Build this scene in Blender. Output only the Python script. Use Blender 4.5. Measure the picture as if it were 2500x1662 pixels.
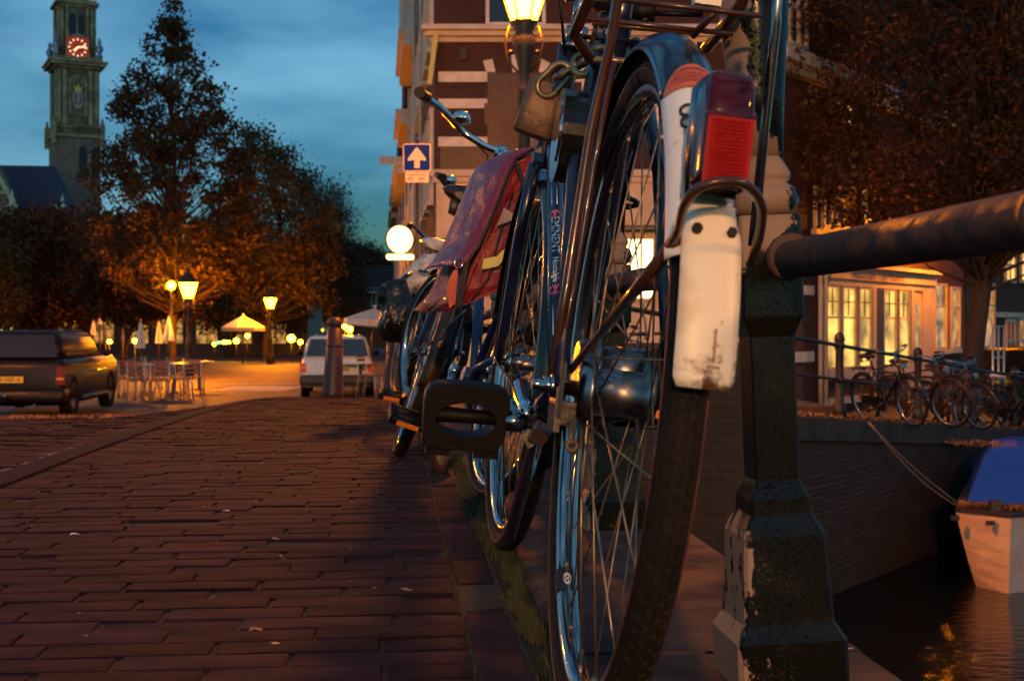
import bpy, math, random
import numpy as np
from mathutils import Vector, Matrix, Euler
random.seed(7); RNG = np.random.default_rng(7)
for o in list(bpy.data.objects): bpy.data.objects.remove(o)
SC = bpy.context.scene; COL = SC.collection
PI = math.pi
# ------------------------------------------------------------------ camera
CH = 0.41; CA = 0.0904; F = 3200.0; HZ = 800.0     # eye height, heading to the right of the street, focal px
cam = bpy.data.cameras.new('camera'); co = bpy.data.objects.new('camera', cam); COL.objects.link(co)
co.location = (0, 0, CH); co.rotation_euler = (PI/2, 0, -CA)
cam.sensor_width = 36; cam.lens = 36*F/2500; cam.shift_y = -31/2500; cam.clip_start = .05; cam.clip_end = 2000
cam.dof.use_dof = True; cam.dof.focus_distance = 2.1; cam.dof.aperture_fstop = 13
SC.camera = co
# ------------------------------------------------------------------ dusk sky, last sun, exposure
W_ = bpy.data.worlds.new('World'); SC.world = W_; W_.use_nodes = True
nt = W_.node_tree; nt.nodes.clear()
def N(t, nt_, **k):
    n = nt_.nodes.new(t)
    for a, b in k.items(): setattr(n, a, b)
    return n
SUN_EL = math.radians(2.5); SUN_ROT = math.radians(200)
sky = N('ShaderNodeTexSky', nt, sky_type='NISHITA'); sky.sun_disc = False
sky.sun_elevation = SUN_EL; sky.sun_rotation = SUN_ROT; sky.ozone_density = 4.0; sky.air_density = 1.0; sky.dust_density = .6
tc = N('ShaderNodeTexCoord', nt); mp = N('ShaderNodeMapping', nt); mp.inputs['Scale'].default_value = (1.0, 1.0, 3.4)
nz = N('ShaderNodeTexNoise', nt); nz.inputs['Scale'].default_value = 2.6; nz.inputs['Detail'].default_value = 7; nz.inputs['Roughness'].default_value = .52
rp = N('ShaderNodeMapRange', nt); rp.inputs['From Min'].default_value = .40; rp.inputs['From Max'].default_value = .62
rp.inputs['To Min'].default_value = 0; rp.inputs['To Max'].default_value = 1
mx = N('ShaderNodeMix', nt, data_type='RGBA', blend_type='MULTIPLY'); mx.inputs[0].default_value = 1
mx.inputs[7].default_value = (.50, .92, 1.0, 1)
m2 = N('ShaderNodeMix', nt, data_type='RGBA'); m2.inputs[7].default_value = (1.9, 4.1, 5.4, 1)
m3 = N('ShaderNodeMath', nt, operation='MULTIPLY'); m3.inputs[1].default_value = .42
bg = N('ShaderNodeBackground', nt); bg.inputs[1].default_value = .15
wo = N('ShaderNodeOutputWorld', nt); L = nt.links.new
L(tc.outputs['Generated'], mp.inputs[0]); L(mp.outputs[0], nz.inputs[0]); L(nz.outputs[0], rp.inputs[0])
L(sky.outputs[0], mx.inputs[6]); L(mx.outputs[2], m2.inputs[6]); L(rp.outputs[0], m3.inputs[0]); L(m3.outputs[0], m2.inputs[0])
L(m2.outputs[2], bg.inputs[0]); L(bg.outputs[0], wo.inputs[0])
sl = bpy.data.lights.new('sun', 'SUN'); sl.energy = .02; sl.angle = math.radians(15); sl.color = (1, .72, .5)
so = bpy.data.objects.new('sun', sl); COL.objects.link(so)
so.rotation_euler = (PI/2-SUN_EL, 0, PI-SUN_ROT)
SC.view_settings.view_transform = 'Standard'; SC.view_settings.look = 'None'
SC.view_settings.exposure = .45; SC.view_settings.gamma = 1; SC.view_settings.use_curve_mapping = False
SC.render.engine = 'CYCLES'
try:
    SC.cycles.max_bounces = 6; SC.cycles.transparent_max_bounces = 12; SC.cycles.sample_clamp_indirect = 4
    SC.cycles.use_light_tree = True; SC.cycles.caustics_reflective = False; SC.cycles.caustics_refractive = False
except Exception: pass
# ------------------------------------------------------------------ pixel -> place helpers
CC, CS = math.cos(CA), math.sin(CA)
def camw(xc, yc, z=0): return Vector((xc*CC+yc*CS, -xc*CS+yc*CC, z))
def P(px, py, d): return camw((px-1250)/F*d, d, CH+(HZ-py)/F*d)
def XC(px, d): return (px-1250)/F*d
def ZH(py, d): return CH+(HZ-py)/F*d
# ground height of pavement and roadway: the bridge hump
def smooth(t): t = min(1, max(0, t)); return t*t*(3-2*t)
def HG(x, y):
    t = smooth((-.98-x)/1.1)
    u0 = 3.0-1.0*t; k = .00273+.00107*t; s = .0525+.0155*t; g0 = -.03*smooth((-1.0-x)/.15)
    du = s/(2*k)
    if y < u0: h = 0
    elif y < u0+du: h = -k*(y-u0)**2
    else: h = -k*du*du-s*(y-u0-du)
    h += g0
    b = -1.2
    q = .12
    d = h-b                                   # smooth max
    if d < -q: return b
    if d < q: return b+(d+q)**2/(4*q)
    return h
# ------------------------------------------------------------------ mesh builder
class MB:
    def __init__(s): s.v = []; s.f = []; s.m = []; s.mi = 0; s.sm = []
    def add(s, vs, fs, smooth_=False):
        o = len(s.v); s.v += [tuple(v) for v in vs]
        for f in fs: s.f.append(tuple(i+o for i in f)); s.m.append(s.mi); s.sm.append(smooth_)
        return s
    def box(s, c, d, R=None):
        x, y, z = c; a, b, e = d[0]/2, d[1]/2, d[2]/2
        vs = [Vector((i*a, j*b, k*e)) for k in (-1, 1) for j in (-1, 1) for i in (-1, 1)]
        if R is not None: vs = [R @ v for v in vs]
        vs = [v+Vector(c) for v in vs]
        return s.add(vs, [(0,2,3,1),(4,5,7,6),(0,1,5,4),(2,6,7,3),(0,4,6,2),(1,3,7,5)])
    def b2(s, x0, x1, y0, y1, z0, z1):
        return s.box(((x0+x1)/2, (y0+y1)/2, (z0+z1)/2), (abs(x1-x0), abs(y1-y0), abs(z1-z0)))
    def chamfer(s, c, d, ch):
        x, y, z = c; a, b, e = d[0]/2, d[1]/2, d[2]/2; vs = []
        for (k, i_) in ((-e, 0), (e-ch, 0), (e, ch)):
            for (i, j) in ((-1,-1),(1,-1),(1,1),(-1,1)): vs.append((x+i*(a-i_), y+j*(b-i_), z+k))
        fs = [(8,9,10,11)]
        for r in (0, 4):
            for i in range(4): fs.append((r+i, r+(i+1)%4, r+4+(i+1)%4, r+4+i))
        return s.add(vs, fs)
    def rings(s, rs, cap=True, smooth_=True, close=False):
        n = len(rs[0]); vs = [p for r in rs for p in r]; fs = []
        m = len(rs)
        for a in range(m if close else m-1):
            b = (a+1) % m
            for i in range(n): j = (i+1) % n; fs.append((a*n+i, a*n+j, b*n+j, b*n+i))
        s.add(vs, fs, smooth_)
        if cap and not close:
            o = len(s.v)-len(vs)
            s.f.append(tuple(o+i for i in reversed(range(n)))); s.m.append(s.mi); s.sm.append(False)
            s.f.append(tuple(o+(m-1)*n+i for i in range(n))); s.m.append(s.mi); s.sm.append(False)
        return s
    def tube(s, pts, r, n=10, close=False, flat=1.0):
        pts = [Vector(p) for p in pts]; m = len(pts)
        rr = r if isinstance(r, (list, tuple)) else [r]*m
        up = None; rs = []
        for i in range(m):
            a = pts[(i-1) % m] if (close or i > 0) else pts[i]; b = pts[(i+1) % m] if (close or i < m-1) else pts[i]
            t = (b-a).normalized()
            if up is None:
                up = Vector((0, 0, 1)) if abs(t.z) < .9 else Vector((1, 0, 0))
            x = t.cross(up)
            if x.length < 1e-6: x = t.orthogonal()
            x.normalize(); y = x.cross(t).normalized(); up = y
            rs.append([pts[i]+x*math.cos(2*PI*k/n)*rr[i]+y*math.sin(2*PI*k/n)*rr[i]*flat for k in range(n)])
        return s.rings(rs, cap=not close, close=close)
    def cyl(s, a, b, r, n=16, r2=None): return s.tube([a, b], [r, r if r2 is None else r2], n)
    def lathe(s, prof, c=(0,0,0), n=24, sq=False):
        if sq:
            rs = []
            for r, z in prof:
                q = r*.92; e = r
                rs.append([(c[0]+i, c[1]+j, c[2]+z) for i, j in ((-q,-e),(q,-e),(e,-q),(e,q),(q,e),(-q,e),(-e,q),(-e,-q))])
            return s.rings(rs, smooth_=False)
        return s.rings([[(c[0]+r*math.cos(2*PI*k/n), c[1]+r*math.sin(2*PI*k/n), c[2]+z) for k in range(n)] for r, z in prof])
    def sphere(s, c, r, n=14, m=9, sc=(1,1,1)):
        rs = []
        for i in range(m+1):
            t = -PI/2+PI*i/m; q = max(math.cos(t), .02)
            rs.append([(c[0]+r*sc[0]*q*math.cos(2*PI*k/n), c[1]+r*sc[1]*q*math.sin(2*PI*k/n), c[2]+r*sc[2]*math.sin(t)) for k in range(n)])
        return s.rings(rs)
    def prism(s, poly, y0, y1, axis='y'):
        n = len(poly)
        f = {'y': lambda p, q: (p[0], q, p[1]), 'x': lambda p, q: (q, p[0], p[1]), 'z': lambda p, q: (p[0], p[1], q)}[axis]
        vs = [f(p, y0) for p in poly]+[f(p, y1) for p in poly]
        return s.add(vs, [tuple(range(n)), tuple(reversed(range(n, 2*n)))]+[(i, n+i, n+(i+1)%n, (i+1)%n) for i in range(n)])
    def sweep(s, prof, a0, a1, n, closed_prof=True, full=False):
        """profile [(radius, x)] turned about the x axis; angle 0 = forward (+y), 90 deg = up"""
        rs = []
        for i in range(n if full else n+1):
            t = a0+(a1-a0)*i/n
            rs.append([(x, r*math.cos(t), r*math.sin(t)) for r, x in prof])
        return s.rings(rs, cap=not full, close=full)
    def mesh(s, name, mats):
        me = bpy.data.meshes.new(name); me.from_pydata(s.v, [], s.f)
        for m in (mats if isinstance(mats, (list, tuple)) else [mats]): me.materials.append(m)
        me.polygons.foreach_set('material_index', s.m); me.polygons.foreach_set('use_smooth', s.sm)
        me.validate(); me.update(); return me
    def build(s, name, mats, parent=None, **k):
        return link(name, s.mesh(name, mats), parent, **k)
def link(name, data, parent=None, loc=None, rot=None, label=None, cat=None, group=None, kind=None):
    o = bpy.data.objects.new(name, data); COL.objects.link(o)
    if parent is not None: o.parent = parent
    if loc is not None: o.location = loc
    if rot is not None: o.rotation_euler = rot
    tag(o, label, cat, group, kind); return o
def tag(o, label=None, cat=None, group=None, kind=None):
    for k, v in (('label', label), ('category', cat), ('group', group), ('kind', kind)):
        if v: o[k] = v
    return o
def thing(name, label, cat, loc=(0,0,0), rot=(0,0,0), group=None):
    o = bpy.data.objects.new(name, None); COL.objects.link(o); o.location = loc; o.rotation_euler = rot
    o.empty_display_size = .1
    return tag(o, label, cat, group)
def copy_tree(o, parent=None):
    c = o.copy(); COL.objects.link(c); c.parent = parent
    for ch in list(o.children): copy_tree(ch, c)
    return c
def text_mesh(txt, size, extrude=.0, align='CENTER'):
    cu = bpy.data.curves.new('t', 'FONT'); cu.body = txt; cu.size = size; cu.extrude = extrude; cu.resolution_u = 3
    cu.align_x = align; cu.align_y = 'CENTER'
    o = bpy.data.objects.new('t', cu); me = bpy.data.meshes.new_from_object(o)
    bpy.data.objects.remove(o); return me
def text(name, txt, size, mat, parent, loc, rot, bold=0, align='CENTER', ext=.0005):
    me = text_mesh(txt, size, ext, align); me.materials.clear(); me.materials.append(mat)
    return link(name, me, parent, loc=loc, rot=rot)
# ------------------------------------------------------------------ materials
def mat(name, c1, c2=None, rough=.5, metal=0, scale=8, bump=0, bscale=40, detail=6, emit=None, es=0, rvar=0, lo=.38, hi=.62,
        coat=0, spec=.5, rand=0, stretch=None, trans=0):
    m = bpy.data.materials.new(name); m.use_nodes = True; t = m.node_tree; p = t.nodes['Principled BSDF']
    L = t.links.new
    p.inputs['Base Color'].default_value = (*c1, 1); p.inputs['Roughness'].default_value = rough
    p.inputs['Metallic'].default_value = metal; p.inputs['Coat Weight'].default_value = coat
    p.inputs['Specular IOR Level'].default_value = spec
    tc = N('ShaderNodeTexCoord', t); src = tc.outputs['Object']
    if stretch:
        mp = N('ShaderNodeMapping', t); mp.inputs['Scale'].default_value = stretch; L(src, mp.inputs[0]); src = mp.outputs[0]
    if c2:
        n = N('ShaderNodeTexNoise', t); n.inputs['Scale'].default_value = scale; n.inputs['Detail'].default_value = detail
        L(src, n.inputs[0]); r = N('ShaderNodeMapRange', t); r.inputs['From Min'].default_value = lo; r.inputs['From Max'].default_value = hi
        L(n.outputs[0], r.inputs[0]); x = N('ShaderNodeMix', t, data_type='RGBA'); x.inputs[6].default_value = (*c1, 1); x.inputs[7].default_value = (*c2, 1)
        L(r.outputs[0], x.inputs[0]); out = x.outputs[2]
        if rand:
            oi = N('ShaderNodeObjectInfo', t); h = N('ShaderNodeHueSaturation', t)
            a = N('ShaderNodeMapRange', t); a.inputs['To Min'].default_value = 1-rand; a.inputs['To Max'].default_value = 1+rand
            L(oi.outputs['Random'], a.inputs[0]); L(a.outputs[0], h.inputs['Value']); L(out, h.inputs['Color']); out = h.outputs[0]
        L(out, p.inputs['Base Color'])
        if rvar:
            a = N('ShaderNodeMapRange', t); a.inputs['To Min'].default_value = rough; a.inputs['To Max'].default_value = min(1, rough+rvar)
            L(r.outputs[0], a.inputs[0]); L(a.outputs[0], p.inputs['Roughness'])
    if bump:
        n = N('ShaderNodeTexNoise', t); n.inputs['Scale'].default_value = bscale; n.inputs['Detail'].default_value = 5; L(src, n.inputs[0])
        b = N('ShaderNodeBump', t); b.inputs['Strength'].default_value = min(1, bump); b.inputs['Distance'].default_value = .4/bscale*max(1, bump)
        L(n.outputs[0], b.inputs['Height']); L(b.outputs[0], p.inputs['Normal'])
    if emit: p.inputs['Emission Color'].default_value = (*emit, 1); p.inputs['Emission Strength'].default_value = es
    if trans: p.inputs['Transmission Weight'].default_value = trans
    return m
def bricks(name, c1, c2, mo, bw=.21, bh=.065, ms=.008, bump=.5, rough=.85, rot=(PI/2,0,0)):
    m = bpy.data.materials.new(name); m.use_nodes = True; t = m.node_tree; p = t.nodes['Principled BSDF']; L = t.links.new
    tc = N('ShaderNodeTexCoord', t); mp = N('ShaderNodeMapping', t); mp.inputs['Rotation'].default_value = rot
    b = N('ShaderNodeTexBrick', t); b.inputs['Color1'].default_value = (*c1, 1); b.inputs['Color2'].default_value = (*c2, 1); b.inputs['Mortar'].default_value = (*mo, 1)
    b.inputs['Scale'].default_value = 1; b.inputs['Brick Width'].default_value = bw; b.inputs['Row Height'].default_value = bh; b.inputs['Mortar Size'].default_value = ms
    n = N('ShaderNodeTexNoise', t); n.inputs['Scale'].default_value = 1.3; n.inputs['Detail'].default_value = 8
    x = N('ShaderNodeMix', t, data_type='RGBA', blend_type='MULTIPLY'); x.inputs[0].default_value = .7
    r = N('ShaderNodeMapRange', t); r.inputs['From Min'].default_value = .3; r.inputs['From Max'].default_value = .65; r.inputs['To Min'].default_value = .45
    L(tc.outputs['Object'], mp.inputs[0]); L(mp.outputs[0], b.inputs[0]); L(tc.outputs['Object'], n.inputs[0]); L(n.outputs[0], r.inputs[0])
    L(b.outputs[0], x.inputs[6]); L(r.outputs[0], x.inputs[7]); L(x.outputs[2], p.inputs['Base Color']); p.inputs['Roughness'].default_value = rough
    bb = N('ShaderNodeBump', t); bb.inputs['Strength'].default_value = bump; bb.inputs['Distance'].default_value = .01; bb.invert = True
    L(b.outputs['Fac'], bb.inputs['Height']); L(bb.outputs[0], p.inputs['Normal'])
    return m
M = {}
M['brick'] = mat('paving_brick', (.027,.009,.016), (.014,.007,.013), .85, scale=9, bump=.8, bscale=170, rand=.45, rvar=.1, spec=.14)
M['mortar'] = mat('joint_sand', (.009,.008,.006), (.016,.024,.004), .95, scale=5, bump=1, bscale=120, lo=.5, hi=.62)
M['road'] = bricks('road_brick', (.055,.015,.018), (.034,.012,.015), (.02,.015,.012), .2, .1, .012, .8, .6, (0,0,0))
M['asphalt'] = mat('asphalt', (.060,.036,.028), (.038,.025,.020), .7, scale=1.2, bump=.5, bscale=30)
M['kerb'] = mat('kerb_stone', (.010,.012,.022), (.006,.007,.013), .9, spec=.08, scale=30, bump=.8, bscale=150)
M['ledge'] = mat('ledge_stone', (.060,.042,.040), (.024,.022,.028), .75, scale=9, bump=1, bscale=260, rvar=.2, spec=.2)
M['grass'] = mat('grass', (.022,.032,.006), (.05,.048,.010), .8, scale=30)
M['leaf_litter'] = mat('fallen_leaf', (.30,.14,.03), (.14,.07,.02), .7, scale=6)
M['water'] = mat('canal_water', (.004,.004,.004), None, .05, bump=.18, bscale=3.5, stretch=(1,3,1))
M['wallb'] = bricks('canal_wall_brick', (.055,.025,.016), (.035,.018,.012), (.05,.037,.027), .21, .065, .01)
M['wbrick'] = mat('loose_wall_brick', (.06,.028,.017), (.035,.018,.013), .85, scale=4, bump=.5, bscale=60, rand=.3)
M['coping'] = mat('coping_stone', (.065,.042,.025), (.035,.025,.016), .85, scale=3, bump=.6, bscale=20)
M['facade'] = bricks('facade_brick', (.085,.026,.016), (.055,.019,.013), (.07,.04,.03), .21, .066, .009)
M['facade2'] = bricks('facade_brick_dark', (.10,.03,.02), (.07,.022,.016), (.07,.04,.03), .21, .066, .009)
M['cream'] = mat('cream_paint', (.62,.50,.36), (.52,.42,.30), .55, scale=2)
M['plaster'] = mat('plaster_band', (.66,.56,.46), (.55,.45,.36), .6, scale=3)
M['bandw'] = mat('white_band_stone', (.74,.66,.56), (.62,.54,.45), .6, scale=5)
M['darkwood'] = mat('dark_paint_wood', (.05,.022,.014), (.035,.016,.012), .45, scale=5)
M['gold_letter'] = mat('faded_gold_letter', (.13,.05,.03), None, .6)
M['glassdark'] = mat('window_glass', (.02,.022,.03), None, .04, spec=.8)
def litglass(name, col, s, scale=2.2, lo=.35, hi=.65, dark=.1):
    m = bpy.data.materials.new(name); m.use_nodes = True; t = m.node_tree; p = t.nodes['Principled BSDF']; L = t.links.new
    p.inputs['Base Color'].default_value = (.02,.02,.02,1); p.inputs['Roughness'].default_value = .08
    tc = N('ShaderNodeTexCoord', t); n = N('ShaderNodeTexNoise', t); n.inputs['Scale'].default_value = scale; n.inputs['Detail'].default_value = 3
    r = N('ShaderNodeMapRange', t); r.inputs['From Min'].default_value = lo; r.inputs['From Max'].default_value = hi
    r.inputs['To Min'].default_value = s*dark; r.inputs['To Max'].default_value = s
    L(tc.outputs['Object'], n.inputs[0]); L(n.outputs[0], r.inputs[0]); L(r.outputs[0], p.inputs['Emission Strength'])
    p.inputs['Emission Color'].default_value = (*col, 1); return m
M['lit'] = litglass('lit_window', (1,.55,.12), 1.5, 1.2)
M['litdim'] = litglass('dim_lit_window', (1,.45,.10), .55, 3)
M['litshop'] = litglass('bright_shop_window', (1,.66,.26), 4.5, 1.2, .2, .5, .55)
M['litmus'] = litglass('museum_window', (1,.55,.10), 1.5, 1.1, .36, .68, .12)
M['bulb'] = mat('lamp_glow', (1,.8,.4), None, .4, emit=(1,.62,.16), es=16)
M['bulb2'] = mat('small_lamp_glow', (1,.8,.4), None, .4, emit=(1,.66,.22), es=20)
M['lant'] = mat('near_lantern_glass', (1,.8,.4), None, .4, emit=(1,.62,.15), es=5.5)
M['signwhite'] = mat('lit_sign_face', (1,1,.9), None, .4, emit=(1,.62,.20), es=2.6)
M['green_glow'] = mat('green_lamp', (.1,1,.4), None, .4, emit=(.1,1,.35), es=3)
M['iron'] = mat('dark_iron', (.010,.008,.008), (.018,.011,.009), .5, .1, 12, .3, 60)
M['ironlamp'] = mat('lamp_iron', (.035,.028,.022), (.05,.035,.02), .5, .2, 12, .3, 40)
M['bollard'] = mat('red_brown_bollard_paint', (.045,.013,.011), (.028,.010,.009), .4, 0, 9, .3, 50)
M['black'] = mat('black_lacquer', (.006,.006,.007), None, .2, coat=.25, bump=.03, bscale=20)
M['blackmat'] = mat('black_plastic', (.003,.0025,.002), (.005,.0035,.003), .5, scale=30, bump=.25, bscale=160, spec=.25)
M['rubber'] = mat('tyre_rubber', (.007,.006,.005), (.014,.010,.008), .75, scale=18, bump=.5, bscale=120, spec=.2)
M['redwall'] = mat('red_brown_sidewall', (.12,.03,.025), (.05,.02,.018), .55, scale=25, bump=.3, bscale=80)
M['frameA'] = mat('brown_black_lacquer', (.030,.012,.008), (.085,.032,.018), .28, .1, 9, coat=.3)
M['navy'] = mat('navy_lacquer', (.007,.012,.045), (.006,.009,.03), .25, 0, 8, coat=.3)
M['blue'] = mat('blue_lacquer', (.010,.03,.12), (.008,.02,.08), .28, 0, 8, coat=.3)
M['brownfr'] = mat('worn_brown_lacquer', (.055,.026,.012), (.025,.014,.010), .35, .3, 14, bump=.2, bscale=50)
M['chromeb'] = mat('bright_chrome', (.8,.8,.8), (.6,.56,.5), .08, 1, 25, lo=.5, hi=.8)
M['chrome'] = mat('chrome', (.40,.39,.40), (.20,.17,.15), .13, 1, 25, lo=.5, hi=.8, rvar=.2)
M['steel'] = mat('dull_steel', (.20,.16,.13), (.09,.06,.045), .36, .8, 18, bump=.15, bscale=80, rvar=.2)
M['alloy'] = mat('hub_alloy', (.34,.33,.34), (.24,.21,.19), .24, 1, 30, rvar=.12)
M['spoke'] = mat('rusty_spoke', (.20,.12,.07), (.36,.26,.17), .38, .8, 30)
M['brass'] = mat('old_brass_padlock', (.17,.10,.06), (.11,.065,.04), .5, .5, 18, bump=.3, bscale=90)
M['chain'] = mat('hardened_chain', (.34,.25,.13), (.20,.14,.08), .32, .7, 20)
M['white'] = mat('white_mudguard_paint', (.78,.78,.76), (.36,.30,.24), .36, scale=55, lo=.60, hi=.80, detail=12, coat=.2)
M['plate'] = mat('worn_white_plate', (.82,.76,.62), (.58,.42,.22), .38, scale=22, lo=.52, hi=.72, bump=.15, bscale=30, rvar=.3)
M['sticker'] = mat('orange_sticker', (.62,.13,.06), (.50,.10,.05), .4, scale=30)
M['ink'] = mat('dark_ink', (.012,.015,.03), None, .5)
M['inkred'] = mat('dark_red_ink', (.22,.03,.02), None, .5)
M['whiteink'] = mat('white_lettering', (.75,.77,.8), None, .4)
M['pink'] = mat('pink_red_print', (.62,.10,.16), None, .4)
M['redglass'] = mat('dark_red_lens', (.07,.002,.003), (.03,.001,.002), .12, scale=20, spec=.4)
M['reflector'] = mat('red_reflector', (.30,.004,.006), None, .45, coat=0, spec=.15, emit=(1,.02,.02), es=.0)
M['bag'] = mat('red_pannier_cloth', (.27,.012,.018), (.17,.009,.014), .5, scale=6, bump=1, bscale=13, coat=.1)
M['bagedge'] = mat('black_webbing', (.014,.010,.012), None, .7)
M['bagflap'] = mat('sky_tinted_red_flap', (.26,.020,.050), (.18,.014,.038), .42, scale=5, bump=.9, bscale=11, coat=.1)  # purple of the sky's light is mixed into the flap colour
M['yellow'] = mat('yellow_reflective_tape', (.62,.56,.14), (.5,.44,.12), .35, scale=20)
M['orange'] = mat('amber_reflector', (.75,.20,.02), None, .25)
M['paper'] = mat('white_paper', (.75,.75,.85), (.6,.6,.75), .7, scale=20)
M['plasticwrap'] = mat('clear_plastic_wrap', (.75,.62,.5), (.35,.22,.18), .15, scale=14, bump=.8, bscale=25, coat=.5)
M['crate'] = mat('weathered_plastic', (.45,.36,.28), (.25,.16,.12), .4, scale=10)
M['bin'] = mat('black_bin_liner', (.008,.007,.007), None, .16, bump=.9, bscale=9)
M['brownrub'] = mat('brown_saddle_vinyl', (.022,.013,.009), (.04,.024,.016), .38, scale=9, bump=.3, bscale=60)
M['signblue'] = mat('sign_blue', (.004,.035,.34), None, .7, spec=.1)
M['signcream'] = mat('sign_white', (.72,.62,.52), None, .5)
M['carwhite'] = mat('white_car_paint', (.82,.80,.74), None, .25, coat=.6)
M['cardark'] = mat('dark_car_paint', (.007,.004,.003), (.010,.006,.004), .34, 0, 3, spec=.3)
M['carglass'] = mat('car_glass', (.03,.022,.018), None, .05, spec=.8)
M['bumper'] = mat('olive_grey_bumper', (.06,.06,.04), None, .5)
M['cartaild'] = mat('unlit_tail_lens', (.16,.008,.006), None, .3)
M['cartail'] = mat('car_tail_lens', (.5,.02,.01), None, .2, emit=(1,.05,.02), es=.12)
M['caramber'] = mat('car_amber_lens', (.7,.3,.06), None, .2)
M['platey'] = mat('yellow_licence_plate', (.75,.50,.04), None, .4)
M['stone'] = mat('tower_stone', (.46,.33,.17), (.20,.15,.085), .85, scale=.7, bump=.6, bscale=2.5)
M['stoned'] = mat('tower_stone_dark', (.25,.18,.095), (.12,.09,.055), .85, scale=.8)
M['tbrick'] = bricks('tower_brick', (.32,.16,.10), (.25,.13,.09), (.3,.22,.17), .44, .14, .03)
M['clock'] = mat('clock_face', (.25,.03,.015), None, .5, emit=(1,.08,.02), es=.12)
M['clockgold'] = mat('clock_gold', (.9,.6,.3), None, .4, emit=(1,.55,.3), es=1.3)
M['roof'] = mat('slate_roof', (.028,.020,.050), (.045,.030,.055), .7, scale=1.5, bump=.5, bscale=8)
M['tile'] = mat('dark_tiles', (.03,.022,.022), (.045,.03,.028), .8, scale=2)
M['scroll'] = mat('church_white_stone', (.70,.62,.36), (.5,.42,.24), .7, scale=1)
M['bluefinial'] = mat('blue_gilt_finial', (.03,.12,.5), (.5,.42,.12), .35, .3, 2.2)
M['red'] = mat('emblem_red', (.45,.03,.03), None, .5)
M['goldp'] = mat('gilt', (.65,.42,.10), None, .35, .6)
M['bark'] = mat('bark', (.075,.045,.028), (.045,.03,.02), .9, scale=6, bump=1, bscale=14, stretch=(1,1,.25))
M['canvas'] = mat('parasol_canvas', (.80,.74,.60), (.72,.66,.52), .8, scale=3)
M['canvasblue'] = mat('blue_canvas', (.05,.04,.20), None, .8)
M['tarp'] = mat('blue_tarpaulin', (.015,.075,.42), (.012,.06,.36), .5, scale=3, bump=.3, bscale=4)
M['hull'] = mat('boat_white_hull', (.72,.55,.42), (.60,.42,.32), .45, scale=2.5, bump=.15, bscale=6)
M['hulldark'] = mat('boat_rubbing_strake', (.035,.03,.035), None, .5)
M['rope'] = mat('rope', (.30,.20,.15), None, .8)
M['chairm'] = mat('pale_chair_metal', (.62,.52,.42), None, .3, .5)
M['chairw'] = mat('woven_seat', (.30,.14,.08), (.2,.1,.06), .7, scale=20)
M['tarpost'] = None
def leafmat(name, a, b, c):
    m = bpy.data.materials.new(name); m.use_nodes = True; t = m.node_tree; p = t.nodes['Principled BSDF']; L = t.links.new
    p.inputs['Roughness'].default_value = .55; p.inputs['Specular IOR Level'].default_value = .3
    tc = N('ShaderNodeTexCoord', t); g = N('ShaderNodeNewGeometry', t)
    r = N('ShaderNodeValToRGB', t); r.color_ramp.elements[0].color = (*a, 1); r.color_ramp.elements[1].color = (*c, 1)
    e = r.color_ramp.elements.new(.5); e.color = (*b, 1)
    n = N('ShaderNodeTexNoise', t); n.inputs['Scale'].default_value = .8; n.inputs['Detail'].default_value = 4
    ad = N('ShaderNodeMath', t, operation='MULTIPLY_ADD'); ad.inputs[1].default_value = .5
    sb = N('ShaderNodeMath', t, operation='SUBTRACT'); sb.inputs[1].default_value = .25
    L(tc.outputs['Object'], n.inputs[0]); L(g.outputs['Random Per Island'], ad.inputs[0]); L(n.outputs[0], sb.inputs[0]); L(sb.outputs[0], ad.inputs[2]); L(ad.outputs[0], r.inputs[0])
    tr = N('ShaderNodeBsdfTranslucent', t); ms = N('ShaderNodeMixShader', t); ms.inputs[0].default_value = .35
    L(r.outputs[0], p.inputs['Base Color']); L(r.outputs[0], tr.inputs[0])
    o = [x for x in t.nodes if x.type == 'OUTPUT_MATERIAL'][0]
    L(p.outputs[0], ms.inputs[1]); L(tr.outputs[0], ms.inputs[2]); L(ms.outputs[0], o.inputs[0]); return m
M['leafA'] = leafmat('autumn_leaf', (.025,.026,.008), (.065,.045,.012), (.17,.075,.022))
M['leafB'] = leafmat('golden_leaf', (.04,.035,.010), (.10,.068,.015), (.19,.11,.024))
M['leafR'] = leafmat('dark_red_leaf', (.018,.013,.007), (.07,.032,.012), (.24,.085,.03))
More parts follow.
